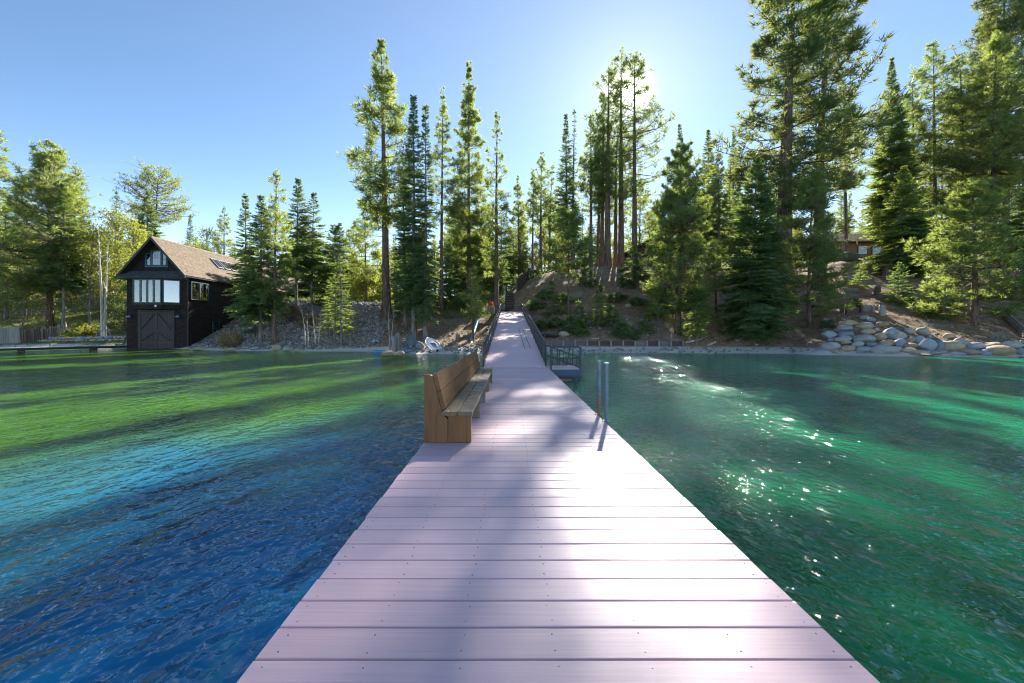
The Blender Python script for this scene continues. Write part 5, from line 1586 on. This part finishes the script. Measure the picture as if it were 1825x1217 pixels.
# skylights on the right pitch
for k in range(3):
    y0 = 52.6 + k*1.35
    xa, xb = HXM + .95, HXM + 2.0
    def on(x, y, o): 
        nv = Vector((SLP, 0, 1)).normalized()
        return Vector((x, y, ZR - (x - HXM)*SLP)) + nv*o
    mb = MB()
    for (x0,x1,ya,yb) in ((xa,xb,y0,y0+.1),(xa,xb,y0+.95,y0+1.05),(xa,xa+.1,y0+.101,y0+.949),(xb-.1,xb,y0+.101,y0+.949)):
        vs = [on(x0,ya,.02),on(x1,ya,.02),on(x1,yb,.02),on(x0,yb,.02),on(x0,ya,.14),on(x1,ya,.14),on(x1,yb,.14),on(x0,yb,.14)]
        mb.add(vs, [(0,3,2,1),(4,5,6,7),(0,1,5,4),(1,2,6,5),(2,3,7,6),(3,0,4,7)])
    skl = part('skylight', mb, M['trim'], bh)
    q = MB().add([on(xa+.1,y0+.1,.10),on(xb-.1,y0+.1,.10),on(xb-.1,y0+.95,.10),on(xa+.1,y0+.95,.10),on(xa+.1,y0+.1,.08),on(xb-.1,y0+.1,.08),on(xb-.1,y0+.95,.08),on(xa+.1,y0+.95,.08)],
                 [(0,3,2,1),(4,5,6,7),(0,1,5,4),(1,2,6,5),(2,3,7,6),(3,0,4,7)])
    link('pane', q.mesh('pane', M['glass'], origin=bh.location), skl)
    q = MB().add([on(xa+.1,y0+.1,.06),on(xb-.1,y0+.1,.06),on(xb-.1,y0+.95,.06),on(xa+.1,y0+.95,.06)], [(0,1,2,3)])
    link('pane_back', q.mesh('pane_back', M['curtain'], origin=bh.location), skl)
# double doors with crossed battens
dx0, dx1, dz0, dz1 = -39.9, -36.26, -.5, 3.62
dm = (dx0 + dx1)/2
part('door_frame', MB().cbox((dx0 - .16, HY0 - .10, dz0), (dx0 - .01, HY0 - .02, dz1 + .15), .01).cbox((dx1 + .01, HY0 - .10, dz0), (dx1 + .16, HY0 - .02, dz1 + .15), .01).cbox((dx0 - .009, HY0 - .10, dz1 + .01), (dx1 + .009, HY0 - .02, dz1 + .15), .01), M['trim'], bh)
for s_, (a, b) in ((-1, (dx0, dm - .012)), (1, (dm + .012, dx1))):
    n = 9; mb = MB()
    for k in range(n):
        w = (b - a)/n
        mb.cbox((a + k*w + .004, HY0 - .075, dz0), (a + (k+1)*w - .004, HY0 - .04, dz1), .008)
    dr = part('door', mb, M['doorw'], bh)
    zm = 1.5
    bt = []
    for z in (dz0 + .75, zm, dz1 - .12):
        bt.append(MB().cbox((a + .003, HY0 - .115, z - .07), (b - .003, HY0 - .077, z + .07), .008))
    for x in (a + .075, b - .075):
        bt.append(MB().cbox((x - .07, HY0 - .114, dz0), (x + .07, HY0 - .0775, dz1), .008))
    inn, outx = (b - .15, a + .15) if s_ < 0 else (a + .15, b - .15)
    bt.append(MB().bar((inn, HY0 - .098, dz1 - .25), (outx, HY0 - .098, zm + .12), .13, .03))
    bt.append(MB().bar((inn, HY0 - .098, zm - .12), (outx, HY0 - .098, dz0 + .85), .13, .03))
    for q in bt: link('batten', q.mesh('batten', M['doorb'], origin=bh.location), dr)
for x in (-40.75, -35.55):
    lp = part('wall_lamp', MB().prism([(x - .26, 2.95), (x + .26, 2.95), (x + .12, 3.15), (x - .12, 3.15)], 'y', HY0 - .45, HY0 - .15), M['lampblue'], bh)
    link('bracket', MB().bar((x, HY0 - .3, 3.16), (x, HY0 - .03, 3.3), .05).mesh('bracket', M['trim'], origin=bh.location), lp)
part('camera_box', MB().cbox((-37.4, byf - .1, 4.02), (-37.18, byf - .002, 4.24), .02), M['white'], bh)
part('side_deck', MB().cbox((HX1 + .04, 56.5, 3.9), (HX1 + 1.2, 62, 4.1), .02), M['trim'], bh)
part('slip_ramp', MB().prism([(HY0 - 3.2, -.75), (HY0 - .05, -.52), (HY0 - .05, -.40), (HY0 - 3.2, -.52)], 'x', HX0 + .3, HX1 + .8), M['beam'], bh)

# ------------------------------------------------------------------ left dock, stone wall, stake fence
M['grey_wood'] = wood('weathered_grey_wood', (.27, .25, .235), (.13, .12, .115), axis='z')
M['grey_wood_x'] = wood('weathered_grey_plank', (.23, .225, .225), (.11, .11, .115), axis='x')
dk = thing('dock', (-46, 43, -.5), 'low grey plank dock lying beside the boathouse', 'dock', rotz=0)
A_, B_ = Vector((-41.8, 48.9, 0)), Vector((-49.6, 36.0, 0))
u_ = (B_ - A_).normalized(); v_ = Vector((-u_.y, u_.x, 0))
Ld = (B_ - A_).length; n = int(Ld/.3)
for k in range(n):
    m_ = Matrix.Translation(A_ + u_*(k*.3)) @ Matrix(((u_.x, v_.x, 0, 0), (u_.y, v_.y, 0, 0), (0,0,1,0), (0,0,0,1)))
    part('plank', MB().cbox((.006, -.85, -.15), (.294, .85, -.10), .008, mat=m_), M['grey_wood_x'], dk)
for s_ in (-.8, .8):
    m_ = Matrix.Translation(A_) @ Matrix(((u_.x, v_.x, 0, 0), (u_.y, v_.y, 0, 0), (0,0,1,0), (0,0,0,1)))
    part('edge_beam', MB().cbox((0, s_ - .06, -.34), (Ld, s_ + .06, -.152), .01, mat=m_), M['trim'], dk)
for s_ in (4.4, 9.5, 13.5):
    c = A_ + u_*s_
    for o in (-.6, .6):
        q = c + v_*o
        part('pile', MB().tube([(q.x, q.y, -3), (q.x, q.y, -.345)], .15, 8), M['trim'], dk)
    part('cross_beam', MB().bar((c - v_*.95) + Vector((0,0,-.42)), (c + v_*.95) + Vector((0,0,-.42)), .16), M['trim'], dk)
sw = thing('stone_wall', (-52, 53, 0), 'low dry stone wall edging the lawn left of the boathouse', 'wall')
rs = random.Random(31)
for row, (lo, n) in enumerate(((72, 26), (92, 23))):
    for k in range(n):
        px = lo + k*(226 - lo)/n + rs.uniform(-1, 1)
        p = ground_d(px, 52.6 + .25*row)
        w = rs.uniform(.17, .30)
        link('stone', rock_obj('stone', rs.choice(('grey', 'tan', 'grey', 'blue')), rs.randrange(6), .6), sw,
             (p.x - sw.location.x, p.y - sw.location.y, p.z + .12 + row*.27), (0, 0, rs.uniform(0, 6)), (w*1.2, w, w*.72))
sf = thing('stake_fence', (-58, 52, .3), 'grey stake fence at the left edge, its pale stakes upright and the rest sagging', 'fence')
for k in range(34):
    px = -22 + k*3.9
    p = ground_d(px, 51.6 + (0 if k < 15 else (k - 15)*.14))
    h = 2.0*rs.uniform(.9, 1.06) if k < 15 else 1.9*rs.uniform(.75, 1.05)
    tl = rs.uniform(-.03, .03) if k < 15 else rs.uniform(.02, .22)
    part('stake', MB().bar((p.x, p.y, p.z - .3), (p.x - tl*h, p.y + .02, p.z + h), .23, .05), M['grey_wood'] if k < 15 else M['tread'], sf)
for px, b, h, tl in ((198, 600, 1.1, .35), (172, 603, .9, -.1)):
    p = ground_at(px, b)
    single('leaning_post', MB().bar((p.x, p.y, p.z - .2), (p.x - tl, p.y, p.z + h), .16), M['grey_wood'], 'short leaning grey post ' + ('right' if px > 190 else 'left') + ' of the pale dead tree', 'post', 'leaning posts by the dead tree')
# far fence rails behind the left pines
rf = thing('rail_fence', (-60, 64, 2), 'rough brown rail fence behind the pines at the left', 'fence')
for k in range(9):
    p = ground_d(20 + k*9, 66)
    part('post', MB().cbox((p.x - .06, p.y - .06, p.z - .2), (p.x + .06, p.y + .06, p.z + 1.5), .01), M['tread'], rf)
for h in (.5, .9, 1.3):
    a, b = ground_d(20, 65.9), ground_d(92, 65.9)
    part('rail', MB().bar((a.x, a.y, a.z + h), (b.x, b.y, b.z + h), .1), M['tread'], rf)

# ------------------------------------------------------------------ mooring piles, boats, pipes
M['pile_grey'] = wood('mooring_pile', (.30, .29, .28), (.16, .155, .15), axis='z')
for px, top, r_, d_, lab in ((695, 600, .105, 35.9, 'leftmost grey mooring pile of the cluster by the rocks'), (701.5, 599, .15, 35.6, 'thick pale mooring pile with a pointed top, second from the left'),
                         (706.5, 594, .10, 36.2, 'tall mooring pile in the middle of the cluster'), (710, 592.5, .12, 35.9, 'tallest grey mooring pile of the cluster'), (715, 598, .09, 36.4, 'short brownish mooring pile, rightmost of the cluster')):
    q = at(px, top, d_)
    single('mooring_pile', MB().tube([(q.x, q.y, -1.2), (q.x, q.y, q.z - .08), (q.x + .01, q.y, q.z)], [r_, r_*.96, r_*.45], 9), M['pile_grey'], lab, 'pile', 'mooring piles by the left rocks', origin=(q.x, q.y, WZ))
M['hull'] = basic('white_hull', (.80, .80, .82), .3, 0, .04, 4, .03)
M['hullgrey'] = basic('grey_aluminium_hull', (.22, .26, .31), .45, .3, .25, 3, .1)
M['blueplastic'] = basic('blue_plastic', (.03, .17, .42), .4, 0, .15)
M['bluepipe'] = basic('pale_blue_pipe', (.10, .27, .48), .45, 0, .2, 3)
M['black'] = basic('black_plastic', (.012, .012, .014), .45, 0, .2)
M['red'] = basic('red_plastic', (.62, .035, .015), .4, 0, .1)
def hull(L, Wd, Hd, n=15, m=9, bow=.55, transom=.75, sheer=.12):
    """open loft from stern (y=0) to bow (y=L); keel down"""
    vs, fs = [], []
    for i in range(n + 1):
        u = i/n
        w = Wd/2*(transom + (1-transom)*math.sin(min(1, u/.45)*math.pi/2))*max(.02, 1 - max(0, (u - .45)/.55)**2.3)
        z1 = Hd*(1 + sheer*(u*u*1.2)); z0 = Hd*.55*max(0, (u - .6)/.4)**2
        for j in range(m + 1):
            a = -1 + 2*j/m
            prof = abs(a)**2.4
            vs.append((w*math.copysign(abs(a)**.75, a), u*L, z0 + (z1 - z0)*prof))
    k = m + 1
    for i in range(n):
        for j in range(m): fs.append((i*k+j, i*k+j+1, (i+1)*k+j+1, (i+1)*k+j))
    fs.append(tuple(range(k))[::-1])
    return vs, fs, n, m
def boat(name, label, cat, L, Wd, Hd, loc, rot, mat, deck=True, **kw):
    th = thing(name, loc, label, cat); th.rotation_euler = rot
    vs, fs, n, m = hull(L, Wd, Hd, **kw)
    link('hull', MB().add(vs, fs).mesh('hull', mat, True), th)
    k = m + 1
    rim = [Vector(vs[i*k]) for i in range(n+1)], [Vector(vs[i*k + m]) for i in range(n+1)]
    for r_ in rim:
        link('gunwale', MB().tube([p + Vector((0,0,.012)) for p in r_], .025, 6).mesh('gunwale', mat, True), th)
    return th, rim
q = at(777, 625, 36.2)
wd, rim = boat('dinghy', 'small white dinghy drawn up on the sand left of the ramp', 'boat', 2.15, 1.12, .30, (q.x + .08, q.y, -.36), (R(27), R(-6), R(33)), M['hull'], transom=.8)
dvs, dfs = [], []
for i, (a, b) in enumerate(zip(*rim)):
    for s_ in range(7):
        f = s_/6; p = a.lerp(b, f); p.z += .03*(1 - (2*f-1)**2) - .004
        dvs.append(p)
hole = lambda i, s_: 2 <= i <= 7 and 2 <= s_ <= 3
for i in range(len(rim[0]) - 1):
    for s_ in range(6):
        if not hole(i, s_): dfs.append((i*7+s_, i*7+s_+1, (i+1)*7+s_+1, (i+1)*7+s_))
link('deck', MB().add(dvs, dfs).mesh('deck', M['hull']), wd)
link('cockpit_floor', MB().box((-.32, .2, .12), (.32, 1.3, .14)).mesh('cockpit_floor', M['white']), wd)
link('rudder_bracket', MB().cbox((-.09, -.07, .14), (.09, -.002, .31), .01).mesh('rudder_bracket', M['black']), wd)
link('dagger_slot', MB().cbox((.16, .75, .325), (.27, 1.15, .35), .01).mesh('dagger_slot', M['black']), wd)
link('tiller', MB().bar((.3, .3, .36), (.85, .7, .5), .03).mesh('tiller', M['grey_wood']), wd)
q = at(732, 617, 37.4)
rbt, rim = boat('rowboat', 'grey rowboat stood on end, its bottom turned to the lake', 'boat', 1.45, .82, .34, (q.x - .02, q.y + .1, q.z - .05), (R(100), R(6), R(4)), M['hullgrey'], transom=.35)
link('keel', MB().bar((0, .05, -.02), (0, 1.3, .03), .035).mesh('keel', M['hullgrey']), rbt)
link('bow_fitting', MB().cbox((-.07, -.06, .02), (.07, .06, .14), .02).mesh('bow_fitting', M['white']), rbt)
single('blue_tub', MB().tube([at(723, 618.5, 37.0), at(723, 615.5, 37.0)], [.16, .22], 12), M['blueplastic'], 'blue plastic tub beside the upturned rowboat', 'tub')
q = at(672, 621.5, 39.0)
kk, rim = boat('kayak', 'small blue kayak lying at the foot of the gravel bank', 'kayak', 1.2, .5, .2, (q.x + .6, q.y + .5, q.z - .15), (0, R(160), R(96)), M['bluepipe'], transom=.2)
link('keel', MB().bar((0, .15, -.01), (0, 1.2, .01), .03).mesh('keel', M['bluepipe']), kk)
pp = [at(858, 543, 47.5), at(851, 570, 45), at(845, 590, 43), at(839, 611, 40.5)]
pipe = thing('drain_pipe', tuple(pp[-1]), 'pale blue drain pipe running down the slope left of the ramp', 'pipe')
part('pipe_run', MB().tube(pp, .17, 10, caps=False), M['bluepipe'], pipe, smooth=True)
dirp = (pp[-1] - pp[-2]).normalized()
part('pipe_end', MB().tube([pp[-1] + dirp*.005, pp[-1] + dirp*.18], .18, 10), M['black'], pipe)
pp = [at(868, 587, 42.5), at(884, 587, 43)]
single('black_pipe', MB().tube(pp, .12, 8), M['black'], 'short black pipe lying under the left railing of the ramp', 'pipe')
pp = [at(957, 597, 40.9), at(978, 598, 41.1), at(990, 600, 41.1), at(997, 598, 41.3)]
bp = thing('black_pipe', tuple(pp[0]), 'black corrugated pipe on the bank right of the ramp', 'pipe')
part('pipe_run', MB().tube(pp, [.17, .17, .15, .06], 9), M['black'], bp)
part('support_post', MB().bar(at(970.5, 606, 40.7), at(970.5, 594, 40.7), .09), M['steel'], bp)
q = at(874, 541, 49.5)
single('red_ball', MB().tube([q + Vector((0,-.3,0)), q + Vector((0,-.22,0)), q, q + Vector((0,.22,0)), q + Vector((0,.3,0))], [.06,.22,.30,.22,.06], 12), M['red'], 'round red float on the ledge left of the ramp head', 'float', smooth=True)
led = thing('stone_ledge', tuple(at(868, 546, 50)), 'low stone ledge under the red float', 'wall')
for k in range(5):
    a = at(852 + k*6, 546, 50)
    part('stone', MB().cbox((a.x, a.y, a.z - .9), (a.x + .38, a.y + .6, a.z), .05), M['stone'], led)
q = at(903.5, 556.5, 51.2)
bag = thing('bag', (q.x, q.y, rz(51.2)), 'dark bundle lying at the top of the ramp before the stairs', 'bag')
link('body', rock_mesh(91, 2, 1.0, .2, M['black'], .4), bag, (0, 0, .2), (0, 0, 0), (.30, .22, .22))
link('strap', MB().tube([(-.2, 0, .38), (-.08, 0, .5), (.08, 0, .5), (.2, 0, .38)], .02, 6).mesh('strap', M['black']), bag)
q = at(863.5, 626, 17.6)
single('red_tag', MB().prism([(q.x - .05, q.z - .05), (q.x + .05, q.z - .07), (q.x, q.z + .1)], 'y', q.y, q.y + .02), M['red'], 'small faded red pennant on the near end of the left handrail', 'pennant')
# ------------------------------------------------------------------ timber bulkhead
M['bulk'] = wood('bulkhead_plank', (.17, .155, .15), (.075, .068, .07), axis='x')
M['bulk_dark'] = wood('bulkhead_plank_dark', (.09, .06, .058), (.045, .032, .032), axis='x')
bk = thing('bulkhead', (7, 39.95, -.15), 'low timber bulkhead of grey and brown planks along the sandy beach', 'retaining wall')
x0, x1, nb = (961 - 909)/F*40, (1216 - 909)/F*40, 12
for k in range(nb + 1):
    x = x0 + (x1 - x0)*k/nb
    part('post', MB().cbox((x - .08, 39.78, -.7), (x + .08, 39.92, .56 + rs.uniform(-.04, .05)), .015), M['grey_wood'], bk)
    if k < nb:
        w = (x1 - x0)/nb
        for r_ in range(2):
            part('plank', MB().cbox((x + .02, 39.93 + rs.uniform(0, .02), -.32 + .43*r_), (x + w - .02, 40.02, .10 + .43*r_), .012), M['bulk'] if k < 4 or k in (8, 10) else M['bulk_dark'], bk)
# ------------------------------------------------------------------ cabins on the hill
M['cabin_w'] = wood('brown_cabin_board', (.10, .055, .04), (.05, .028, .022), axis='x')
M['cabin_y'] = wood('yellow_cabin_board', (.30, .17, .07), (.16, .09, .04), axis='x')
cb = thing('cabin', (24.5, 77, 13), 'small brown gabled cabin half hidden behind the hill crest pines', 'cabin')
part('wall', MB().box((20.9, 75.6, 11.5), (28.6, 82, 15.3)).prism([(20.9, 15.302), (28.6, 15.302), (24.75, 17.3)], 'y', 75.6, 82), M['cabin_w'], cb)
for s_ in (-1, 1):
    part('roof', MB().prism([(24.75, 17.75), (24.75, 17.5), (24.75 + s_*4.7, 15.05), (24.75 + s_*4.7, 15.3)], 'y', 74.6, 82.6), M['cabin_w'], cb)
part('barge_board', MB().bar((20.0, 74.55, 15.1), (24.75, 74.55, 17.6), .1, .3), M['trim'], cb)
window(cb, (21.5, 75.55, 14.0), (1,0,0), 1.15, 1.15, 1, 'white', None)
cr = thing('cabin', (60, 74, 13), 'yellow brown cabin with a tan shingled roof on the right hill', 'cabin')
part('wall', MB().box((55, 72.6, 12), (68.5, 79, 16.6)), M['cabin_y'], cr)
part('roof', MB().prism([(71.6, 16.5), (75.8, 18.6), (80, 16.5), (80, 16.7), (75.8, 18.85), (71.6, 16.7)], 'x', 53.5, 69.5), M['roof_sh'], cr)
for x in (59.2, 61.6, 64.2):
    window(cr, (x, 72.55, 14.6), (1,0,0), 1.5, 1.4, 1, 'cabin_y', None)
dr_ = thing('deck_railing', (70, 60.5, 14), 'wooden deck railing showing among the boughs near the right edge', 'railing')
for k in range(14):
    a = at(1786 + k*6.5, 434 + k*1.1, 60.5)
    part('baluster', MB().cbox((a.x - .05, a.y - .05, a.z - 1.1), (a.x + .05, a.y + .05, a.z), .01), M['cabin_y'], dr_)
part('rail', MB().bar(at(1780, 432, 60.5), at(1880, 449, 60.5), .14), M['cabin_y'], dr_)
part('rail', MB().bar(at(1780, 444, 60.5), at(1880, 461, 60.5), .1), M['cabin_y'], dr_)
# ------------------------------------------------------------------ timber steps, stumps, logs, driftwood
ts = thing('timber_steps', tuple(ground_at(1517, 530)), 'worn grey timber steps climbing the right bank', 'steps')
for k, (py, px) in enumerate(((528, 1514), (517, 1516), (506, 1517), (496, 1518), (486, 1520), (480, 1519))):
    p = ground_at(px, py)
    part('step', MB().cbox((p.x - .9 - .05*k, p.y - .15, p.z - .12), (p.x + .9, p.y + .25, p.z + .22), .03), M['grey_wood_x'], ts)
tw = thing('timber_edging', tuple(ground_at(1525, 559)), 'low retaining edge of dark and grey timbers above the boulders', 'retaining wall')
for (a, b, py, mt, h) in ((1498, 1503, 558, 'bulk_dark', .8), (1504, 1530, 559, 'bulk_dark', .55), (1531, 1535, 558, 'bulk_dark', .8), (1536, 1556, 555, 'grey_wood_x', .6)):
    p, q = ground_at(a, py), ground_at(b, py)
    part('timber', MB().cbox((p.x, min(p.y, q.y) - .1, p.z - .3), (q.x, min(p.y, q.y) + .15, p.z + h), .02), M[mt], tw)
def stump(px, base, w, h, mat, label):
    p = ground_at(px, base)
    d = p.y; r_ = w/F*d/2; hh = h/F*d
    single('stump', MB().tube([(p.x, p.y, p.z - .3), (p.x, p.y, p.z + .1), (p.x, p.y, p.z + hh*.9), (p.x + .02, p.y, p.z + hh)], [r_*1.25, r_*1.1, r_*.95, r_*.8], 9), M[mat], label, 'tree stump', 'cut stumps on the banks', origin=tuple(p))
stump(1572, 561, 9, 17, 'pile_grey', 'pale cut stump standing beside a thinner grey one above the boulders')
stump(1557, 557, 4, 14, 'pile_grey', 'thin grey post like stump left of the pale cut one')
stump(1564, 527, 10, 16, 'bark_red', 'dark upright stump between the sapling and the leaning bole')
stump(1581, 497, 12, 26, 'bark_red', 'tall broken dark stump high on the right bank')
stump(1472, 584, 17, 16, 'bark_grey', 'dark round stump above the left end of the boulders')
stump(816, 608, 8, 12, 'bark_grey', 'short grey stump on the bank left of the blue pipe')
stump(1049, 579, 9, 9, 'bark_grey', 'grey stump beside the low fir sapling on the hill')
def log(pts, r0, r1, mat, label, name='log', cat='log', group=None, n=8):
    ps = [ground_at(px, py) + Vector((0, 0, r0*.7)) for px, py in pts]
    k = len(ps)
    single(name, MB().tube(ps, [r0 + (r1 - r0)*i/(k-1) for i in range(k)], n), M[mat], label, cat, group)
log([(1793, 566), (1812, 583), (1835, 605)], .28, .34, 'bark_grey', 'fallen grey trunk lying down the bank at the right edge')
log([(1561, 532), (1592, 529)], .22, .2, 'bark_grey', 'mossy log behind the pale cut stump')
log([(1450, 611), (1462, 610), (1478, 613)], .06, .05, 'twig', 'bleached driftwood branch at the left end of the boulders', 'driftwood', 'driftwood', 'driftwood on the shore')
log([(1310, 610), (1322, 606), (1352, 601)], .14, .05, 'bark_pale', 'pale driftwood log under the large layered fir', 'driftwood', 'driftwood', 'driftwood on the shore')
log([(1222, 612), (1245, 607), (1262, 600)], .09, .04, 'bark_pale', 'long bleached branch at the right end of the bulkhead', 'driftwood', 'driftwood', 'driftwood on the shore')
log([(1262, 617), (1275, 613)], .12, .08, 'bark_pale', 'short bleached log on the sand right of the small fir', 'driftwood', 'driftwood', 'driftwood on the shore')
log([(1755, 585), (1770, 583), (1800, 590)], .07, .04, 'twig', 'forked dead branch on the bank below the spreading pine', 'driftwood', 'driftwood', 'driftwood on the shore')
log([(1055, 606), (1068, 604)], .09, .05, 'bark_pale', 'pale stick lying on top of the bulkhead', 'driftwood', 'driftwood', 'driftwood on the shore')
